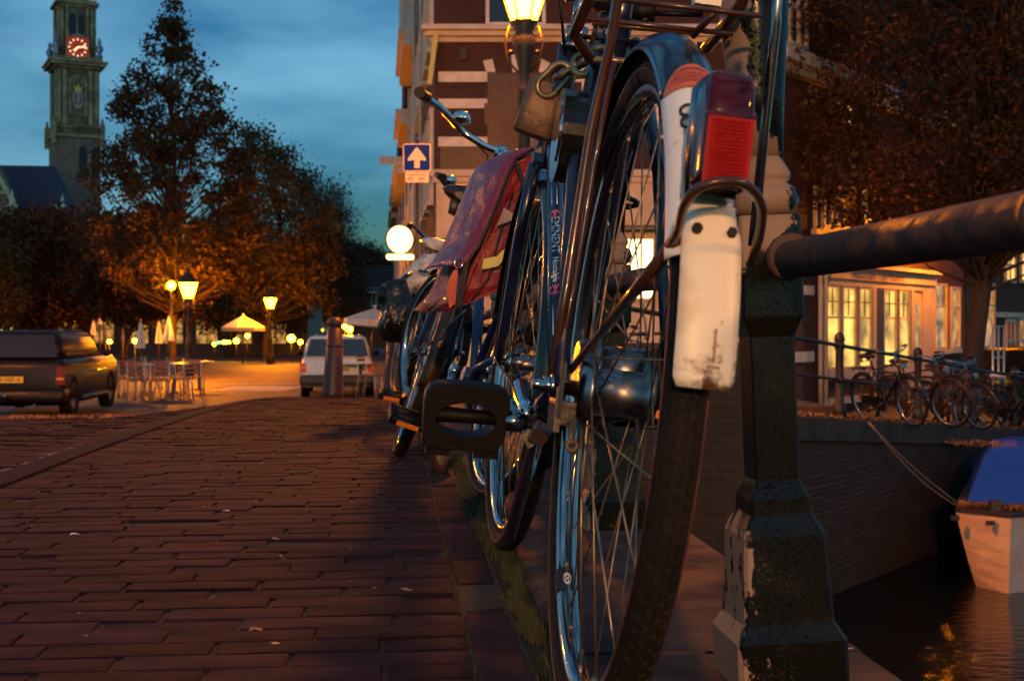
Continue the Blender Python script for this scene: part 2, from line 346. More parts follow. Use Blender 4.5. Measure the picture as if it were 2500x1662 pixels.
# tar-black and cream paint worn by sides: cream on the street side (-x), tar on the rest
def postmat():
    m = bpy.data.materials.new('peeling_tar_and_cream_paint'); m.use_nodes = True; t = m.node_tree; p = t.nodes['Principled BSDF']; L = t.links.new; p.inputs['Specular IOR Level'].default_value = .3
    tc = N('ShaderNodeTexCoord', t); sx = N('ShaderNodeSeparateXYZ', t); L(tc.outputs['Object'], sx.inputs[0])
    n = N('ShaderNodeTexNoise', t); n.inputs['Scale'].default_value = 26; n.inputs['Detail'].default_value = 9; n.inputs['Roughness'].default_value = .7
    mp = N('ShaderNodeMapping', t); mp.inputs['Scale'].default_value = (1, 1, .55); L(tc.outputs['Object'], mp.inputs[0]); L(mp.outputs[0], n.inputs[0])
    # height zones: mostly cream above .5 m, tar below
    a = N('ShaderNodeMath', t, operation='MULTIPLY_ADD'); a.inputs[1].default_value = 16; a.inputs[2].default_value = .28   # x side
    L(sx.outputs[0], a.inputs[0])
    z1 = N('ShaderNodeMapRange', t); z1.inputs['From Min'].default_value = .47; z1.inputs['From Max'].default_value = .53; L(sx.outputs[2], z1.inputs[0])
    z1.inputs['To Min'].default_value = .46; z1.inputs['To Max'].default_value = -.7
    z2 = N('ShaderNodeMapRange', t); z2.inputs['From Min'].default_value = .60; z2.inputs['From Max'].default_value = .66; L(sx.outputs[2], z2.inputs[0])
    z2.inputs['To Min'].default_value = 0; z2.inputs['To Max'].default_value = .70
    s1 = N('ShaderNodeMath', t, operation='ADD'); s2 = N('ShaderNodeMath', t, operation='ADD'); s3 = N('ShaderNodeMath', t, operation='ADD')
    L(a.outputs[0], s1.inputs[0]); L(z1.outputs[0], s1.inputs[1]); L(s1.outputs[0], s2.inputs[0]); L(z2.outputs[0], s2.inputs[1])
    nn = N('ShaderNodeMath', t, operation='MULTIPLY_ADD'); nn.inputs[1].default_value = 2.2; nn.inputs[2].default_value = -1.08; L(n.outputs[0], nn.inputs[0])
    L(s2.outputs[0], s3.inputs[0]); L(nn.outputs[0], s3.inputs[1])
    r = N('ShaderNodeMapRange', t); r.inputs['From Min'].default_value = -.03; r.inputs['From Max'].default_value = .03; L(s3.outputs[0], r.inputs[0])
    x = N('ShaderNodeMix', t, data_type='RGBA'); x.inputs[6].default_value = (.25,.17,.125,1); x.inputs[7].default_value = (.005,.005,.003,1)
    L(r.outputs[0], x.inputs[0]); L(x.outputs[2], p.inputs['Base Color'])
    rr = N('ShaderNodeMapRange', t); rr.inputs['To Min'].default_value = .5; rr.inputs['To Max'].default_value = .17; L(r.outputs[0], rr.inputs[0]); L(rr.outputs[0], p.inputs['Roughness'])
    v = N('ShaderNodeTexNoise', t); v.inputs['Scale'].default_value = 300; v.inputs['Detail'].default_value = 4; L(tc.outputs['Object'], v.inputs[0])
    b = N('ShaderNodeBump', t); b.inputs['Strength'].default_value = 1; b.inputs['Distance'].default_value = .0035
    th = N('ShaderNodeMapRange', t); th.inputs['From Min'].default_value = .56; th.inputs['From Max'].default_value = .80; L(v.outputs[0], th.inputs[0])
    big = N('ShaderNodeTexNoise', t); big.inputs['Scale'].default_value = 22; big.inputs['Detail'].default_value = 4; L(tc.outputs['Object'], big.inputs[0])
    bm = N('ShaderNodeMapRange', t); bm.inputs['From Min'].default_value = .42; bm.inputs['From Max'].default_value = .62; bm.inputs['To Min'].default_value = .15; L(big.outputs[0], bm.inputs[0])
    mq = N('ShaderNodeMath', t, operation='MULTIPLY'); L(th.outputs[0], mq.inputs[0]); L(bm.outputs[0], mq.inputs[1])
    mm = N('ShaderNodeMath', t, operation='MULTIPLY'); L(mq.outputs[0], mm.inputs[0])
    r3 = N('ShaderNodeMapRange', t); r3.inputs['To Min'].default_value = .25; r3.inputs['To Max'].default_value = 1.2; L(r.outputs[0], r3.inputs[0]); L(r3.outputs[0], mm.inputs[1])
    L(mm.outputs[0], b.inputs['Height']); L(b.outputs[0], p.inputs['Normal'])
    return m
def platemat():
    m = mat('worn_white_plate', (.80,.73,.58), (.60,.46,.27), .4, scale=20, lo=.5, hi=.7, bump=.15, bscale=40, detail=10); t = m.node_tree; p = t.nodes['Principled BSDF']; L = t.links.new
    src = p.inputs['Base Color'].links[0].from_socket
    tc = N('ShaderNodeTexCoord', t); sx = N('ShaderNodeSeparateXYZ', t); L(tc.outputs['Object'], sx.inputs[0])
    g = N('ShaderNodeMapRange', t); g.inputs['From Min'].default_value = .066; g.inputs['From Max'].default_value = .018; L(sx.outputs[2], g.inputs[0])
    n = N('ShaderNodeTexNoise', t); n.inputs['Scale'].default_value = 75; n.inputs['Detail'].default_value = 10; n.inputs['Roughness'].default_value = .65; L(tc.outputs['Object'], n.inputs[0])
    a = N('ShaderNodeMath', t, operation='MULTIPLY_ADD'); a.inputs[1].default_value = .22; L(g.outputs[0], a.inputs[0]); L(n.outputs[0], a.inputs[2])
    r = N('ShaderNodeMapRange', t); r.inputs['From Min'].default_value = .64; r.inputs['From Max'].default_value = .80; L(a.outputs[0], r.inputs[0])
    x = N('ShaderNodeMix', t, data_type='RGBA'); x.inputs[7].default_value = (.10,.05,.025,1); L(src, x.inputs[6]); L(r.outputs[0], x.inputs[0]); L(x.outputs[2], p.inputs['Base Color']); return m
M['plate'] = platemat()
M['post'] = postmat()
M['rail'] = mat('painted_rail', (.040,.025,.028), (.075,.035,.030), .55, 0, 10, .35, 40, rvar=.25)
# ================================================================== GROUND, BRIDGE, CANAL
def sheet(name, xs, ys, hf, m, dz=0, kind='structure'):
    b = MB(); nx, ny = len(xs), len(ys)
    vs = [(x, y, hf(x, y)+dz) for y in ys for x in xs]
    fs = [(j*nx+i, j*nx+i+1, (j+1)*nx+i+1, (j+1)*nx+i) for j in range(ny-1) for i in range(nx-1)]
    b.add(vs, fs, True); return b.build(name, m, kind=kind)
def lin(a, b, n): return [a+(b-a)*i/(n-1) for i in range(n)]
yy = lin(-12, 0, 4)+lin(.4, 14, 50)+lin(14.8, 32, 30)+[40, 60, 100, 180, 400]
pave = sheet('pavement', lin(-1.0, .172, 6), yy, HG, M['mortar'], -.0045)
road = sheet('roadway', [-60, -30, -14, -9]+lin(-7, -1.11, 20), yy, HG, M['road'], -.002)
street = sheet('street', [-90, -40, -20]+lin(-14, .16, 24)+[.9], lin(13.5, 32, 30)+[40, 60, 100, 200, 500], HG, M['asphalt'], .004)
farg = sheet('far_ground', [-700, -300, -85], [-12, 100, 600], lambda x, y: -1.25, M['asphalt'])
# paving bricks of the bridge pavement
bvar = []
for i in range(5):
    b = MB(); w = [.198, .202, .2, .196, .204][i]; b.chamfer((0, 0, -.014), (w, .0662, .028), .0022); bvar.append(b.mesh('brick', M['brick']))
bend = MB().chamfer((0, 0, -.014), (.096, .198, .028), .0045).mesh('brick', M['brick'])
bend2 = MB().chamfer((0, 0, -.014), (.064, .212, .028), .0045).mesh('brick', M['brick'])
cands = []
j = 0; y = .95
while y < 14.5:
    x = .0965; fst = (.10 if j % 2 else .2)+random.uniform(-.03, .03)
    while x > -.90:
        x0 = x-(fst if x == .0965 else .2+random.uniform(-.012, .012))
        if x0 < -.905: x0 = -.905
        if x-x0 > .05:
            cands.append((y+.3*(1 if x > -.5 else 0)*0, (x+x0)/2, y, (x-x0-.002)/.2, 0))
        x = x0-.004
    y += .0690+random.uniform(-.0008, .0008); j += 1
for k in range(68): cands.append((.9+k*.205, -.952, .9+k*.205, 1, 1))
for k in range(64): cands.append((.9+k*.219, .133, .9+k*.219, 1, 2))
cands.sort(key=lambda c: c[0]+(1.2 if abs(c[1]) > .33*c[0]+.1 and c[1] < 0 else 0))
def seen(c): return c[2] > 1.35 and c[1] > -.31*c[2]-.12
vis = [c for c in cands if seen(c)]; rest = [c for c in cands if not seen(c)]
stuffb = MB(); nb = 0
for c in vis+rest:
    _, x, y, sx, t = c
    h = HG(x, y)+random.uniform(-.0013, .0013)
    if random.random() < .05: h -= .004
    rx, ry, rz = random.gauss(0, .009), random.gauss(0, .006), random.gauss(0, .008)
    sl = (HG(x, y+.1)-HG(x, y-.1))/.2
    if nb < 296 and seen(c):
        me = bvar[random.randrange(5)] if t == 0 else (bend if t == 1 else bend2)
        o = link('brick', me, pave, loc=(x, y, h), rot=(math.atan(sl)+rx, ry, rz)); o.scale = (sx, random.uniform(.97, 1.01), 1); nb += 1
    else:
        d = (.2*sx, .0655) if t == 0 else ((.096, .198) if t == 1 else (.064, .212))
        stuffb.box((x, y, h-.014), (d[0]-.004, d[1], .028), Euler((math.atan(sl)+rx, ry, 0)).to_matrix())
o = stuffb.build('brick_row', M['brick'], pave); o['kind'] = 'stuff'
# roadway bricks near the kerb, one joined field
rb = MB(); y = 2.3; j = 0
while y < 12.5:
    x = -1.12-(.1 if j % 2 else 0)
    while x > -.42*y-1.2 and x > -6:
        h = HG(x-.1, y); sl = (HG(x, y+.1)-HG(x, y-.1))/.2
        rb.box((x-.1, y, h-.012+random.uniform(-.002, .003)), (.196, .094, .03), Euler((math.atan(sl)+random.gauss(0, .02), random.gauss(0, .012), 0)).to_matrix())
        x -= .205
    y += .102; j += 1
o = rb.build('road_brick_row', M['brick'], road); o['kind'] = 'stuff'
# flat kerb stones along the pavement
kr = None
for k in range(15):
    b = MB(); y0 = .8+k*.9; n = 5
    for i in range(n):
        ya, yb = y0+i*.896/n, y0+(i+1)*.896/n
    rs = [[(-1.108, y_, HG(-1.0, y_)-.06), (-1.108, y_, HG(-1.0, y_)+.002), (-1.004, y_, HG(-1.0, y_)+.006), (-1.004, y_, HG(-1.0, y_)-.06)] for y_ in lin(y0, y0+.894, 6)]
    b.rings(rs, smooth_=False)
    if kr is None: kr = b.build('kerb', M['kerb'], kind='structure')
    else: b.build('kerb_stone', M['kerb'], kr)
# ledge stones under the railing and the bridge side
ledge = MB(); ledge.rings([[(.19, y_, HG(0, y_)-.5), (.19, y_, HG(0, y_)-.035), (.597, y_, HG(0, y_)-.035), (.597, y_, HG(0, y_)-.5)] for y_ in lin(-3, 16, 30)], smooth_=False); ledge = ledge.build('bridge_edge', M['coping'], kind='structure')
for k, (ya, yb) in enumerate([(-1.2, .1), (.104, 1.62), (1.628, 2.62), (2.628, 3.7), (3.708, 4.9), (4.91, 6.2), (6.21, 7.6), (7.61, 9.2), (9.21, 11)]):
    b = MB(); e = .012; h = HG(0, (ya+yb)/2)+[0, .0, .002, -.003, .003, 0, 0, 0, 0][k]
    rs = [[(.215, y_, h-.1), (.215, y_, h-.008), (.226, y_, h+.002), (.592, y_, h-.002), (.603, y_, h-.013), (.603, y_, h-.2)] for y_ in (ya, yb)]
    b.rings(rs, smooth_=False); b.build('ledge_stone', M['ledge'], ledge)
bs = MB(); bs.rings([[(.40, y_, -3.2), (.40, y_, HG(0, y_)-.1), (.585, y_, HG(0, y_)-.1), (.585, y_, -3.2)] for y_ in lin(-6, 13, 20)], smooth_=False); bs.build('bridge_side_wall', M['wallb'], kind='structure')
gr = MB()
for i in range(9000):
    y = 1.25+5.2*random.random()**1.5; cx = .196+.012*math.sin(y*9)+.006*math.sin(y*31); w = .024+.010*math.sin(y*5+1)
    x = cx+random.gauss(0, w*.55)
    if x > .26 or x < .155: continue
    h = random.uniform(.006, .019)*(1-.4*abs(x-cx)/w); a = random.random()*6.28; lx, ly = random.gauss(0, .006), random.gauss(0, .006); z = HG(0, y)-.006
    q = .0011
    gr.add([(x-q*math.cos(a), y-q*math.sin(a), z), (x+q*math.cos(a), y+q*math.sin(a), z), (x+lx, y+ly, z+h+.004)], [(0, 1, 2)])
for i in range(2600):         # moss tufts in the long joint
    y = 1.3+7*random.random()**1.3; x = .097+random.gauss(0, .003)
    if math.sin(y*13)+math.sin(y*29+1) < -.2: continue
    z = HG(0, y)-.006; h = random.uniform(.004, .010); q = .0012; a = random.random()*6.28
    gr.add([(x-q*math.cos(a), y-q*math.sin(a), z), (x+q*math.cos(a), y+q*math.sin(a), z), (x+random.gauss(0, .003), y+random.gauss(0, .003), z+h)], [(0, 1, 2)])
gr.build('grass', M['grass'], label='narrow strip of short grass between pavement bricks and stone ledge', cat='grass', kind='stuff')
sb = MB(); sb.b2(.17, .217, 1.0, 12, -.1, -.012); sb.build('soil', M['mortar'], kind='structure')
# ------------------------------------------------------------------ canal water and the quay on the right
nq = MB(); nq.b2(5.2, 16, -16, -.8, -3.4, 0); nq.build('added_lantern_block', M['coping'], kind='structure')  # added block out of view, there to carry the assumed lantern
wt = MB(); wt.b2(.4, 160, -40, 260, -4, -2.85); wt.build('water', M['water'], kind='structure')
QA = math.atan2(.803, .596)-CA                      # heading of the quay in the world
def qp(P0): v = camw(P0[0], P0[1]); return (v.x, v.y, 0)
Q0 = qp((4.25, 16.4)); FQ0 = qp((.24, 19.4))
def hq(t): 
    a = -.74-.08*t; b = -1.45
    d = a-b; q = .1
    if d < -q: return b
    if d < q: return b+(d+q)**2/(4*q)
    return min(a, 0.0)
tt = lin(-7.4, 14, 44)+[20, 40, 90, 160]
b = MB(); vs = []; fs = []
ys = lin(.02, 12, 26)
vs = [(t, y, hq(t)) for y in ys for t in tt]; nx = len(tt)
fs = [(j*nx+i, j*nx+i+1, (j+1)*nx+i+1, (j+1)*nx+i) for j in range(len(ys)-1) for i in range(nx-1) if Q0[0]+math.cos(QA)*(tt[i]+tt[i+1])/2-math.sin(QA)*(ys[j]+ys[j+1])/2 > .62]
b.add(vs, fs, True); quay = b.build('quay_street', M['asphalt'], kind='structure', loc=Q0, rot=(0, 0, QA))
# quay wall: coping blocks, bricks one by one where they show largest, brick texture beyond
qw = MB(); qw.add([(t, .03, hq(t)-.02) for t in tt]+[(t, .03, -3.4) for t in tt], [(i, nx+i, nx+i+1, i+1) for i in range(nx-1)])
quayw = qw.build('quay_wall', M['wallb'], kind='structure', loc=Q0, rot=(0, 0, QA))
t = -7.4
while t < 14:
    t2 = t+random.uniform(1.1, 1.5); b = MB()
    b.rings([[(q, -.045, hq(q)-.27), (q, -.045, hq(q)-.008), (q, -.03, hq(q)+.008), (q, .3, hq(q)+.008), (q, .3, hq(q)-.27)] for q in lin(t+.006, t2-.006, 4)], smooth_=False)
    b.build('coping_block', M['coping'], quayw); t = t2
wb = MB().chamfer((0, 0, 0), (.2, .056, .03), .004).mesh('brick', M['wbrick'])
nb = 0; rest = MB(); z = -2.80; row = 0
while z < -.9:
    t = -3.4+(.105 if row % 2 else 0)
    while t < 4.4:
        if z < hq(t)-.31:
            pr = random.uniform(-.004, .006)
            if nb < 298 and -1.4 < t < 1.9 and z > -2.6 :
                o = link('brick', wb, quayw, loc=(t, .022-pr, z), rot=(PI/2, 0, 0)); nb += 1
            else: rest.b2(t-.1, t+.1, .012-pr, .045, z-.028, z+.028)
        t += .21
    z += .066; row += 1
o = rest.build('brick_courses', M['wbrick'], quayw); o['kind'] = 'stuff'
# leaf litter: quay edge and gutter by the parked car
lf = MB()
def leafq(b, p, s):
    R = Euler((random.gauss(0, .5), random.gauss(0, .5), random.random()*6.28)).to_matrix()
    b.add([Vector(p)+R @ Vector(q) for q in ((-s, 0, 0), (0, -s*.6, .1*s), (s, 0, 0), (0, s*.6, .1*s))], [(0, 1, 2, 3)])
for i in range(2600):
    t = random.uniform(-6, 13); y = abs(random.gauss(0, .22)); leafq(lf, (t, y-.02, hq(t)+.02+random.random()*.03), random.uniform(.02, .045))
lf.build('fallen_leaves', M['leaf_litter'], loc=Q0, rot=(0, 0, QA), label='fallen leaves lying along the canal quay edge under the railing', cat='leaves', kind='stuff')
lf = MB()
for i in range(2200):
    x = random.uniform(-9, -3.6); y = random.gauss(20.8, 1.2)+(-x-4)*.1; leafq(lf, (x, y, HG(x, y)+.03+random.random()*.02), random.uniform(.03, .055))
lf.build('fallen_leaves', M['leaf_litter'], label='brown fallen leaves on the street behind the parked dark car', cat='leaves', kind='stuff')
# crossing marks down the street
cm = thing('road_marking', 'row of worn white block marks across the lit street', 'road marking', (0, 0, 0))
for k in range(8):
    px = 556+k*22; v = P(px, 948, 34.5); z = HG(v.x, v.y)+.012
    b = MB(); w = .075; b.add([(v.x-w-.25, v.y-1.2, z), (v.x+w-.25, v.y-1.2, z), (v.x+w+.2, v.y+1.2, z), (v.x-w+.2, v.y+1.2, z)], [(0, 1, 2, 3)])
    b.build('mark', M['bandw'], cm)
v = P(600, 938, 37.5); b = MB(); b.b2(v.x-1, v.x+2, v.y-.03, v.y+.03, -1.2, -1.187); b.build('mark', M['bandw'], cm)
# ================================================================== RAILING POSTS AND RAIL ON THE BRIDGE
def railpost(loc, label, tall=1.16, rot=(0, 0, 0)):
    t = thing('railing_post', label, 'railing post', loc, rot, 'cast iron posts of the bridge railing')
    b = MB()
    b.lathe([(.064, -.01), (.064, .055), (.060, .062), (.053, .074), (.0525, .080), (.0475, .172), (.044, .182), (.036, .196), (.0355, .214), (.028, .228), (.0262, .235)], sq=True)
    b.build('base', M['post'], t)
    b = MB(); b.lathe([(.0262, .235), (.0262, .40), (.031, .412), (.034, .42)], sq=True); b.build('shaft', M['post'], t)
    b = MB(); b.lathe([(.036, .42), (.0365, .424), (.0365, .536), (.034, .540)], sq=True); b.build('block', M['post'], t)
    b = MB(); b.lathe([(.030, .540), (.040, .546), (.0445, .558), (.040, .572), (.031, .578), (.035, .583), (.036, .590), (.029, .602), (.0265, .61)], n=28)
    b.build('collar', M['post'], t)
    b = MB(); b.lathe([(.0280, .61), (.032, .68), (.037, .74), (.0415, .80), (.042, .9), (.040, .98), (.030, 1.03), (.034, 1.045), (.024, 1.07)], n=28); b.build('column', M['post'], t)
    b = MB(); b.sphere((0, 0, tall-.05), .052, 24, 14); b.build('ball', M['iron'], t)
    return t
YP = [1.505, 2.70, 3.92, 5.55, 7.1]
labs = ['thick cast iron railing post beside the nearest bicycle, cream paint peeling off black tar',
        'second railing post, seen between the spokes of the nearest rear wheel',
        'third railing post, hidden in the tangle of parked bicycles',
        'fourth railing post with a dark round ball top showing below the chrome handlebar', 'farthest railing post of the bridge, behind the parked bicycles']
for i, y in enumerate(YP): railpost((.452, y, HG(.4, y)), labs[i], 1.16, (0, -.04 if i == 0 else 0, 0))
b = MB(); pts = [(.452, y, .487+HG(.4, y)*.9+(.012 if y > 1.6 else 0)*min(1, (y-1.5))) for y in lin(-.6, 7.6, 30)]
b.tube(pts, .0215, 20)
r = b.build('railing_pipe', M['rail'], label='thick weathered iron pipe rail running past the posts above the canal', cat='railing')
for y in YP:
    b = MB(); b.tube([(.452, y-.05, .487+HG(.4, y)*.9+.004), (.452, y+.05, .487+HG(.4, y)*.9+.004)], .0265, 20); b.build('sleeve', M['rail'], r)
b = MB(); b.tube([(.452, .86, .487), (.452, .872, .487)], .0235, 20); b.build('joint_ring', M['rail'], r)
# wing wall and far bank masonry glimpsed through the spokes
b = MB(); vs_ = []
ww = thing('wing_wall', 'low brick wing wall of the bridge behind the parked bicycles', 'wall', P(1600, 800, 9.5)*1, (0, 0, -CA)); ww.location.z = 0
b.b2(-.65, .75, 0, .3, -3.2, .25); b.build('wall', M['wallb'], ww)
b = MB(); b.b2(-.68, .78, -.03, .33, .252, .30); b.build('coping', M['rail'], ww)
# ================================================================== BUILDINGS
def framed(b_frame, b_pane, x0, x1, z0, z1, y, fw=.06, d=.06, mull=0, trans=0):
    """frame bars butted around a recessed pane on a wall whose face is at y (seen from -y)"""
    b_frame.b2(x0, x0+fw, y-d, y+.02, z0, z1); b_frame.b2(x1-fw, x1, y-d, y+.02, z0, z1)
    b_frame.b2(x0+fw, x1-fw, y-d, y+.02, z1-fw, z1); b_frame.b2(x0+fw, x1-fw, y-d-.02, y+.02, z0, z0+fw)
    for i in range(mull):
        x = x0+(x1-x0)*(i+1)/(mull+1); b_frame.b2(x-fw*.35, x+fw*.35, y-d+.01, y+.02, z0+fw, z1-fw)
    if trans: 
        z = z0+(z1-z0)*trans; b_frame.b2(x0+fw, x1-fw, y-d+.005, y+.018, z-fw*.4, z+fw*.4)
    b_pane.b2(x0+fw*.6, x1-fw*.6, y-.015, y-.003, z0+fw*.6, z1-fw*.6)
# --- corner house with white bands, facing the bridge (local x right, y away)
D = 26.0
def LX(px, d=D): return (px-1250)/F*d
ch = thing('corner_house', 'tall brick corner house with white stone bands and cream ground floor behind the lantern', 'building', camw(0, D), (0, 0, -CA))
xl, xr = LX(1062), LX(1892); zt = 13.5; zb = -1.6; zf = ZH(418, D)
b = MB(); b.b2(xl, xr, 0, 9, zf, zt); b.build('wall', M['facade'], ch)
b = MB(); b.b2(xl+.02, xr, -.02, 8.9, zb, zf-.002); b.build('ground_floor', M['cream'], ch)
b = MB(); b.b2(xl-.1, xr+.05, -.14, -.02, ZH(432, D), ZH(416, D)); b.b2(xl-.05, xr, -.09, -.021, ZH(446, D), ZH(433, D)); b.build('fascia', M['cream'], ch)
b = MB(); b.b2(xl-.25, xr+.1, -.32, -.001, ZH(80, D), ZH(68, D)); b.b2(xl-.18, xr+.05, -.2, -.002, ZH(92, D), ZH(80.5, D)); b.b2(xl-.1, xr, -.06, -.003, ZH(104, D), ZH(92.5, D)); b.build('cornice', M['plaster'], ch)
for (a, c) in ((176, 201), (242, 265), (335, 358)):
    for (p0, p1) in ((1070, 1190), (1336, 1500), (1560, 1760)):
        b = MB(); b.b2(LX(p0), LX(p1), -.025, -.001, ZH(c, D), ZH(a, D)); b.build('stone_band', M['bandw'], ch)
        if a != 176: break
for pts in (((1179,150),(1202,145),(1210,177),(1188,177)), ((1248,134),(1262,135),(1270,177),(1251,177)), ((1322,145),(1343,155),(1334,177),(1315,177))):
    b = MB(); b.prism([(LX(x), ZH(y, D)) for x, y in pts], -.03, -.001); b.build('voussoir', M['bandw'], ch)
bd = MB(); bd.b2(LX(1190), LX(1335), -.045, -.001, ZH(405, D), ZH(180, D)); bd = bd.build('painted_board', M['darkwood'], ch)
for tx, s, py in (('AM', .42, 205), ('MINI', .40, 238), ('BIER', .62, 282), ('FEEST', .26, 322)):
    text('lettering', tx, s, M['gold_letter'], bd, (LX(1250), -.047, ZH(py, D)), (PI/2, 0, 0))
bd = MB(); bd.b2(LX(1075), LX(1190), -.05, -.026, ZH(414, D), ZH(360, D)); bd = bd.build('name_board', M['darkwood'], ch)
text('lettering', 'EGELANTIERSGRACHT', .105, M['gold_letter'], bd, (LX(1132), -.052, ZH(379, D)), (PI/2, 0, 0))
text('lettering', 'CENTRUM', .10, M['gold_letter'], bd, (LX(1130), -.052, ZH(401, D)), (PI/2, 0, 0))
b = MB(); b.prism([(LX(1120),ZH(120,D)),(LX(1144),ZH(120,D)),(LX(1138),ZH(150,D)),(LX(1126),ZH(150,D))], -.12, 0); b.build('wall_anchor', M['iron'], ch)
# windows: upstairs and the shop
def win(parent, p0, p1, a, c, D_, m, fm, mull=0, trans=0, fw=.07, y=0):
    f, g = MB(), MB(); framed(f, g, LX(p0, D_), LX(p1, D_), ZH(c, D_), ZH(a, D_), y, fw, .07, mull, trans)
    fo = f.build('window', fm, parent); g.build('pane', m, fo); return fo
win(ch, 1186, 1332, -140, 66, D, M['glassdark'], M['bandw'], 1, .6)
win(ch, 1420, 1530, 170, 340, D, M['glassdark'], M['bandw'], 1, .6)
win(ch, 1600, 1700, 100, 340, D, M['glassdark'], M['bandw'], 1, .6)
win(ch, 1508, 1600, 578, 735, D, M['litshop'], M['cream'], 0, 0, .06, -.02)
win(ch, 1612, 1680, 590, 740, D, M['litshop'], M['cream'], 0, 0, .06, -.02)
win(ch, 1416, 1500, 590, 790, D, M['litdim'], M['darkwood'], 1, .7, .06, -.02)
win(ch, 1095, 1190, 560, 930, D, M['litdim'], M['cream'], 1, .75, .07, -.02)
win(ch, 1210, 1300, 560, 930, D, M['lit'], M['cream'], 1, .75, .07, -.02)
b = MB(); b.b2(LX(1400), LX(1710), -.5, -.021, ZH(562, D), ZH(554, D)); b.b2(LX(1400), LX(1710), -.1, -.021, ZH(566, D), ZH(562.5, D)); b.build('canopy', M['darkwood'], ch)
for px in (1072, 1200, 1310, 1405, 1505): b = MB(); b.b2(LX(px-6), LX(px+6), -.07, -.022, -1.2, ZH(448, D)); b.build('pilaster', M['cream'], ch)
b = MB(); b.prism([(LX(1045),ZH(212,D)),(LX(1056),ZH(212,D)),(LX(1073),ZH(84,D)),(LX(1060),ZH(84,D))], -.25, -.1); b.build('hanging_banner', M['yellow'], ch)
# --- street row receding on the left of the corner house
RA = math.atan((925-1250)/F)
row_dir = camw(math.sin(RA), math.cos(RA)).normalized(); row_ang = math.atan2(row_dir.y, row_dir.x)
p = camw(LX(1062), D+.1); rcol = ['facade', 'facade2', 'facade', 'facade2', 'facade2', 'facade', 'facade2', 'facade']
rlab = ['first brick house down the street, dark shutters beside the one way sign', 'second canal street house with a hoisting beam and square top',
        'third house down the street with a curled cream neck gable', 'fourth house down the street with a stepped dark gable',
        'fifth house down the street with a pale flat cornice', 'sixth house down the street, small pointed gable', 'seventh house far down the street beside the round lit sign',
        'last house at the far end of the street row']
y0 = 0
for k in range(8):
    w = [6.5, 6, 6.5, 6, 7, 8, 9, 12][k]; h = [13.4, 12.6, 10.5, 9.2, 8.2, 8.5, 8.8, 8.5][k]
    t = thing('canal_house', rlab[k], 'building', (p.x+row_dir.x*y0, p.y+row_dir.y*y0, -1.3), (0, 0, row_ang), 'brick houses in the row down the street')
    b = MB(); b.b2(.01, w-.01, -5, -.3 if k == 0 else 0, 0, h); b.b2(.01, w-.01, -.02, 0.001, 0, h) if k == 0 else None; b.build('wall', M[rcol[k]], t)
    # local x along the street, +y towards the street (left of the view)
    for fl in range(4):
        z0 = 1.2+fl*3.1
        if z0+1.9 > h-.5: continue
        for i in range(3):
            x0 = .6+i*(w-1.2)/3; f, g = MB(), MB()
            f.b2(x0, x0+.1, .002, .09, z0, z0+1.9); f.b2(x0+1.1, x0+1.2, .002, .09, z0, z0+1.9); f.b2(x0+.1, x0+1.1, .002, .09, z0+1.8, z0+1.9); f.b2(x0-.05, x0+1.25, .002, .14, z0-.1, z0-.002)
            g.b2(x0+.1, x0+1.1, .003, .03, z0, z0+1.8)
            fo = f.build('window', M['bandw'], t); g.build('pane', M['lit'] if (k*7+fl*3+i) % 9 == 0 else M['glassdark'], fo)
    b = MB(); b.b2(-.05, w+.05, .002, .42, h-.5, h-.2); b.b2(-.05, w+.05, .002, .55, h-.19, h); b.build('cornice', M['plaster' if k % 2 else 'bandw'], t)
    if k in (1, 4):
        b = MB(); b.b2(w/2-.12, w/2+.12, .002, 1.1, h+.3, h+.6); b.build('hoisting_beam', M['plaster'], t)
    if k in (2, 3, 5):
        g = {2: [(0,0),(.6,.7),(.9,1.8),(1.6,2.1),(1.5,3),(2.3,3.5),(2.9,4.4)], 3: [(0,0),(0,.9),(1,.9),(1,1.8),(2,1.8),(2,2.7),(2.5,2.7)], 5: [(0,0),(.9,.3),(1.6,1.6),(2.8,2.6)]}[k]
        pl = [(x+.2, z) for x, z in g]+[(w-.2-x, z) for x, z in reversed(g)]
        b = MB(); b.prism([(x, h+.002+z) for x, z in pl], -.25, .25+.2*(k == 2)); b.build('gable', M['plaster'] if k == 2 else M['facade2'], t)
    else:
        b = MB(); b.prism([(-4.9, h+.001), (-.1, h+.001), (-1.9, h+2.0), (-3, h+2.0)], .05, w-.05, 'x'); b.build('roof', M['tile'], t)
    for zz, yy_ in ((2.9, .18),) if k else (): 
        b = MB(); b.b2(.3, w-.3, .002, yy_, zz+.3, zz+.55); b.build('shop_fascia', M['cream'], t)
    b = MB(); b.tube([(w-.15, .09, .1), (w-.15, .09, h-.6)], .05, 8); b.build('drainpipe', M['plaster'], t)
    y0 += w
